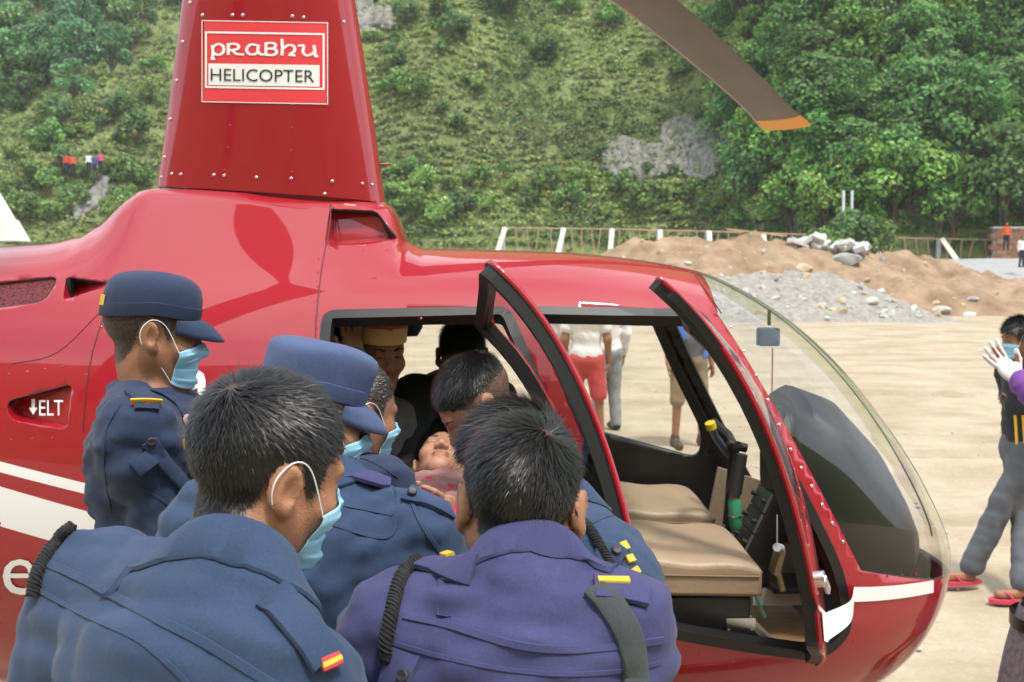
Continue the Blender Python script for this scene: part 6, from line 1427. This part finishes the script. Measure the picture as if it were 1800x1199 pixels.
standing('wh2', 'man in white shirt and grey trousers behind the coral shorts', 1.08, 10.9, -20, 1.70, skin=1, top=WHT, bottom=GREYT, sleeve=.95, hair=dict(n=1500, top=.03, side=.01, width=.002), seed=102)
standing('wh3', 'bystander in pale shirt and grey trousers left of the coral shorts', .42, 10.7, 30, 1.70, skin=1, top=WHT, bottom=GREYT, sleeve=.95, hair=dict(n=1500, top=.03, side=.01, width=.002), seed=103)
p = standing('khaki', 'man in khaki shorts, slate T-shirt and open blue waistcoat', 1.82, 9.9, 172, 1.72, arms={'al': (-.15, 0, .085), 'ar': (.15, .03, .085), 'kl': (-.13, .03, .5), 'kr': (.13, .03, .5)}, skin=1, top=GREYTEE, bottom=KHAKI, sleeve=.30, legcut=.50, hair=dict(n=1500, top=.03, side=.01, width=.002), shoes=SAND, seed=104, belly=.05, bulk=1.12, detail=True)
v_, q_ = p['top']; ctr = v_[q_].mean(1); Jk = p['J']; fr_ = np.array(p['pf']); loc = (ctr-np.array(Jk['pel'])); side_ = loc @ np.array(p['rt']); fro = loc @ fr_
keep = ((np.abs(side_) > .10) | (fro < .02)) & (loc[:, 2] > -.05) & (np.abs(side_) < .185); m_ = pmesh('waistcoat', v_-p['inv'], q_[keep], BLUEV, p['root']); sm = m_.modifiers.new('t', 'SOLIDIFY'); sm.thickness = .012; sm.offset = 1
# walking man at the right with flip-flops
JKT = clothmat('black_track_top', (.018, .019, .024)); GRP = clothmat('grey_jersey', (.10, .105, .12))
FLIP = mat('pink_rubber', (.55, .06, .10), .55)
def flipflops(out):
    for q in 'lr':
        a = out['J']['a'+q]; d = out.get('fd') or out['pf']; d = nrm(d); x = d.cross(HZ); c = Vector((a.x, a.y, a.z-.078))+d*.06
        sole = []
        for t in np.linspace(0, 2*pi, 24, endpoint=False): sole.append(c+d*(.135*cos(t))+x*(.045+.008*cos(t))*sin(t))
        o = put(out, MB().loft([[p_-HZ*.004 for p_ in sole], [p_+HZ*.018 for p_ in sole]]), 'flip_flop', FLIP)
        put(out, MB().tube(catmull([c+d*.01+x*.045+HZ*.015, c+d*.05+x*.02+HZ*.055, c+d*.085+HZ*.02], 4), .005, 6).tube(catmull([c+d*.01-x*.045+HZ*.015, c+d*.05-x*.02+HZ*.055, c+d*.085+HZ*.02], 4), .005, 6), 'strap', FLIP, par=o)
S_ = .93
p = person('walker', 'walking man in a black track top with yellow stripes, grey trousers and flip-flops', dict(neck=(2.96, 5.55, 1.30), sl=(2.95, 5.38, 1.25), sr=(2.95, 5.72, 1.25), el=(2.98, 5.33, 1.04), wl=(2.88, 5.52, 1.06), er=(3.0, 5.78, 1.05), wr=(2.90, 5.60, 1.10), hl=(.1, 1, .1), hr=(.1, -1, .1), pel=(2.98, 5.55, .84),
    kl=(2.84, 5.50, .50), al=(2.66, 5.50, .10), kr=(2.97, 5.52, .46), ar=(2.83, 5.24, .085)), head=(Vector((2.92, 5.55, 1.44)), headframe((-.96, -.05, -.22))), skin=1, top=JKT, bottom=GRP, hc=.012, h=.02, hf=.007, fold=.0035, shoes=None, mask=MASKM, hair=dict(n=5000, top=.045, side=.025, width=.0016), seed=111, scale=S_, feet=Vector((-1, -.1, .05)), legcut=.97)
p['fd'] = Vector((-1, -.1, .0)); flipflops(p); add_eyes(p)
YELS = mat('yellow_stripe', (.70, .45, .03), .7)
for dx in (0, 14, 28): lay(p, [(1785+dx, 730), (1788+dx, 780), (1790+dx, 850)], .016, .003, 'stripe', YELS, lift=.003)
# purple-sleeved helper with gloved hand raised
p = person('glove', 'helper in a purple shirt raising a white-gloved hand', dict(neck=(2.36, 3.27, 1.44), sl=(2.20, 3.18, 1.39), sr=(2.52, 3.36, 1.39), er=(2.60, 3.42, 1.10), wr=(2.55, 3.55, .88), el=at(1846, 735, 3.44), wl=at(1790, 668, 3.66), pel=(2.42, 3.2, .93), hl=at(1728, 604, 3.70)-at(1790, 668, 3.66), pl=(.25, -.9, .3), curl=(.12, 0, 0)),
    head=(Vector((2.33, 3.33, 1.60)), headframe((-.50, .85, -.1))), skin=1, top=clothmat('bright_purple', (.17, .05, .26), fade=.12), bottom=mat('dark_denim', (.02, .025, .04), .9), hc=.012, h=.02, hf=.005, hair=dict(n=4000, top=.03, side=.02, width=.0016), seed=121, scale=.97, sleeve=.96)
Fg = Field(np.array(p['J']['wl'])-.24, np.array(p['J']['wl'])+.24, .005); hand(Fg, p['J']['wl'], p['J']['hl'], (.25, -.9, .3), .97*1.10, curl=.16, spread=.6, left=True); Fg.cone(p['J']['wl'].lerp(p['J']['el'], .15), p['J']['wl'], .036, .036, .01); gv, gq = Fg.mesh(); pmesh('glove', gv-p['inv'], gq, mat('white_latex', (.74, .70, .70), .5), p['root'])
# child at the right edge
p = standing('child', 'child in a pink top and grey patterned skirt with bare legs', 1.80, 3.08, -60, 1.26, skin=1, top=clothmat('pink_cotton', (.42, .07, .14)), bottom=None, shoes=SAND, sleeve=.3, hair=dict(n=3000, top=.08, side=.06, width=.002), seed=131, wear_hem=.04, detail=False)
cc = Vector(p['J']['pel']); put(p, MB().loft([[cc+Vector((r_*cos(t)*(1+.05*sin(9*t)), r_*sin(t)*(1+.05*sin(9*t)), dz)) for t in np.linspace(0, 2*pi, 48, endpoint=False)] for dz, r_ in ((.06, .125), (-.02, .15), (-.12, .17), (-.22, .185))], cap=False), 'skirt', mat('grey_pattern', (.16, .14, .17), .8, col2=(.34, .30, .34), vscale=60))
put(p, MB().loft([[cc+Vector((.158*cos(t), .158*sin(t), dz)) for t in np.linspace(0, 2*pi, 32, endpoint=False)] for dz in (-.01, .03)], cap=False), 'belt', BOOT)
# ================================================================== far figures, pebbles, haze
TINYC = [clothmat('far_red', (.55, .05, .05)), clothmat('far_pink', (.60, .10, .22)), clothmat('far_white', (.7, .7, .7)), clothmat('far_blue', (.06, .08, .22)), clothmat('far_orange', (.60, .12, .04))]
def tiny(px, py, c, label, grp, ang=180, Y=None):
    h = hit_hill(px, py) if Y is None else at(px, py, Y)
    o = standing('t%d' % px, label, h.x, h.y, ang, 1.62, group=grp, skin=1, top=TINYC[c], bottom=mat('dark_denim', (.02, .025, .04), .9), h=.045, hf=.03, hc=.045, fold=0, hands=False, hair=dict(n=0), seed=px)
    o['root'].location.z = h.z+(.25 if Y is None else 0); o['root'].location.y -= .9 if Y is None else 0
    return o
WG = 'onlookers on the hillside path'
for px, c, lb in ((127, 0, 'red top and dark trousers, outermost of the row'), (139, 4, 'orange-red top next to the red one'), (166, 2, 'white top above the stony gully'), (176, 3, 'dark blue top between white and pink'), (186, 1, 'bright pink top at the end of the row')):
    tiny(px, 318, c, 'onlooker on the hillside path in '+lb, WG)
tiny(1768, 440, 4, 'site worker in orange-red shirt in front of the brick wall', None, 200, 56.2)
tiny(1795, 470, 2, 'site worker in white shirt below the brick wall', None, 170, 50)
# pebbles strewn on the dirt
rp = np.random.default_rng(5); PEB = []; vv = []; ff = []
base = rock_shape(900, 1, .9, .6, 1, .3, 'pebble', STM[0]); bv = np.array([v.co[:] for v in base.vertices]); bf = np.array([p.vertices[:] for p in base.polygons])
for i in range(1500):
    x, y = rp.uniform(-4, 9), 3.6+24*rp.random()**1.6
    s = .006+.020*rp.random()**3; a = rp.uniform(0, 6.28); q = bv*s; q = np.stack([q[:, 0]*cos(a)-q[:, 1]*sin(a)+x, q[:, 0]*sin(a)+q[:, 1]*cos(a)+y, q[:, 2]+s*.2-.002], 1); ff.append(bf+len(vv)*len(bv)); vv.append(q)
pb = link('pebbles', mesh_np('pebbles', np.concatenate(vv), np.concatenate(ff)), [STM[0]], None, False); tag(pb, 'small pale pebbles strewn over the packed dirt', None, kind='stuff')

# thin bright valley haze
hz = MB().box((0, 0, 119), (640, 600, 242)).build('haze', None, None); hz.data.materials.clear(); hm = bpy.data.materials.new('haze_air'); hm.use_nodes = True; hn = hm.node_tree; hn.nodes.clear()
ho_ = hn.nodes.new('ShaderNodeOutputMaterial'); hv = hn.nodes.new('ShaderNodeVolumePrincipled'); hv.inputs['Color'].default_value = (.93, .96, 1, 1); hv.inputs['Density'].default_value = .0006; hn.links.new(hv.outputs['Volume'], ho_.inputs['Volume'])
hz.data.materials.append(hm); tag(hz, 'thin pale haze filling the valley', None, kind='stuff')
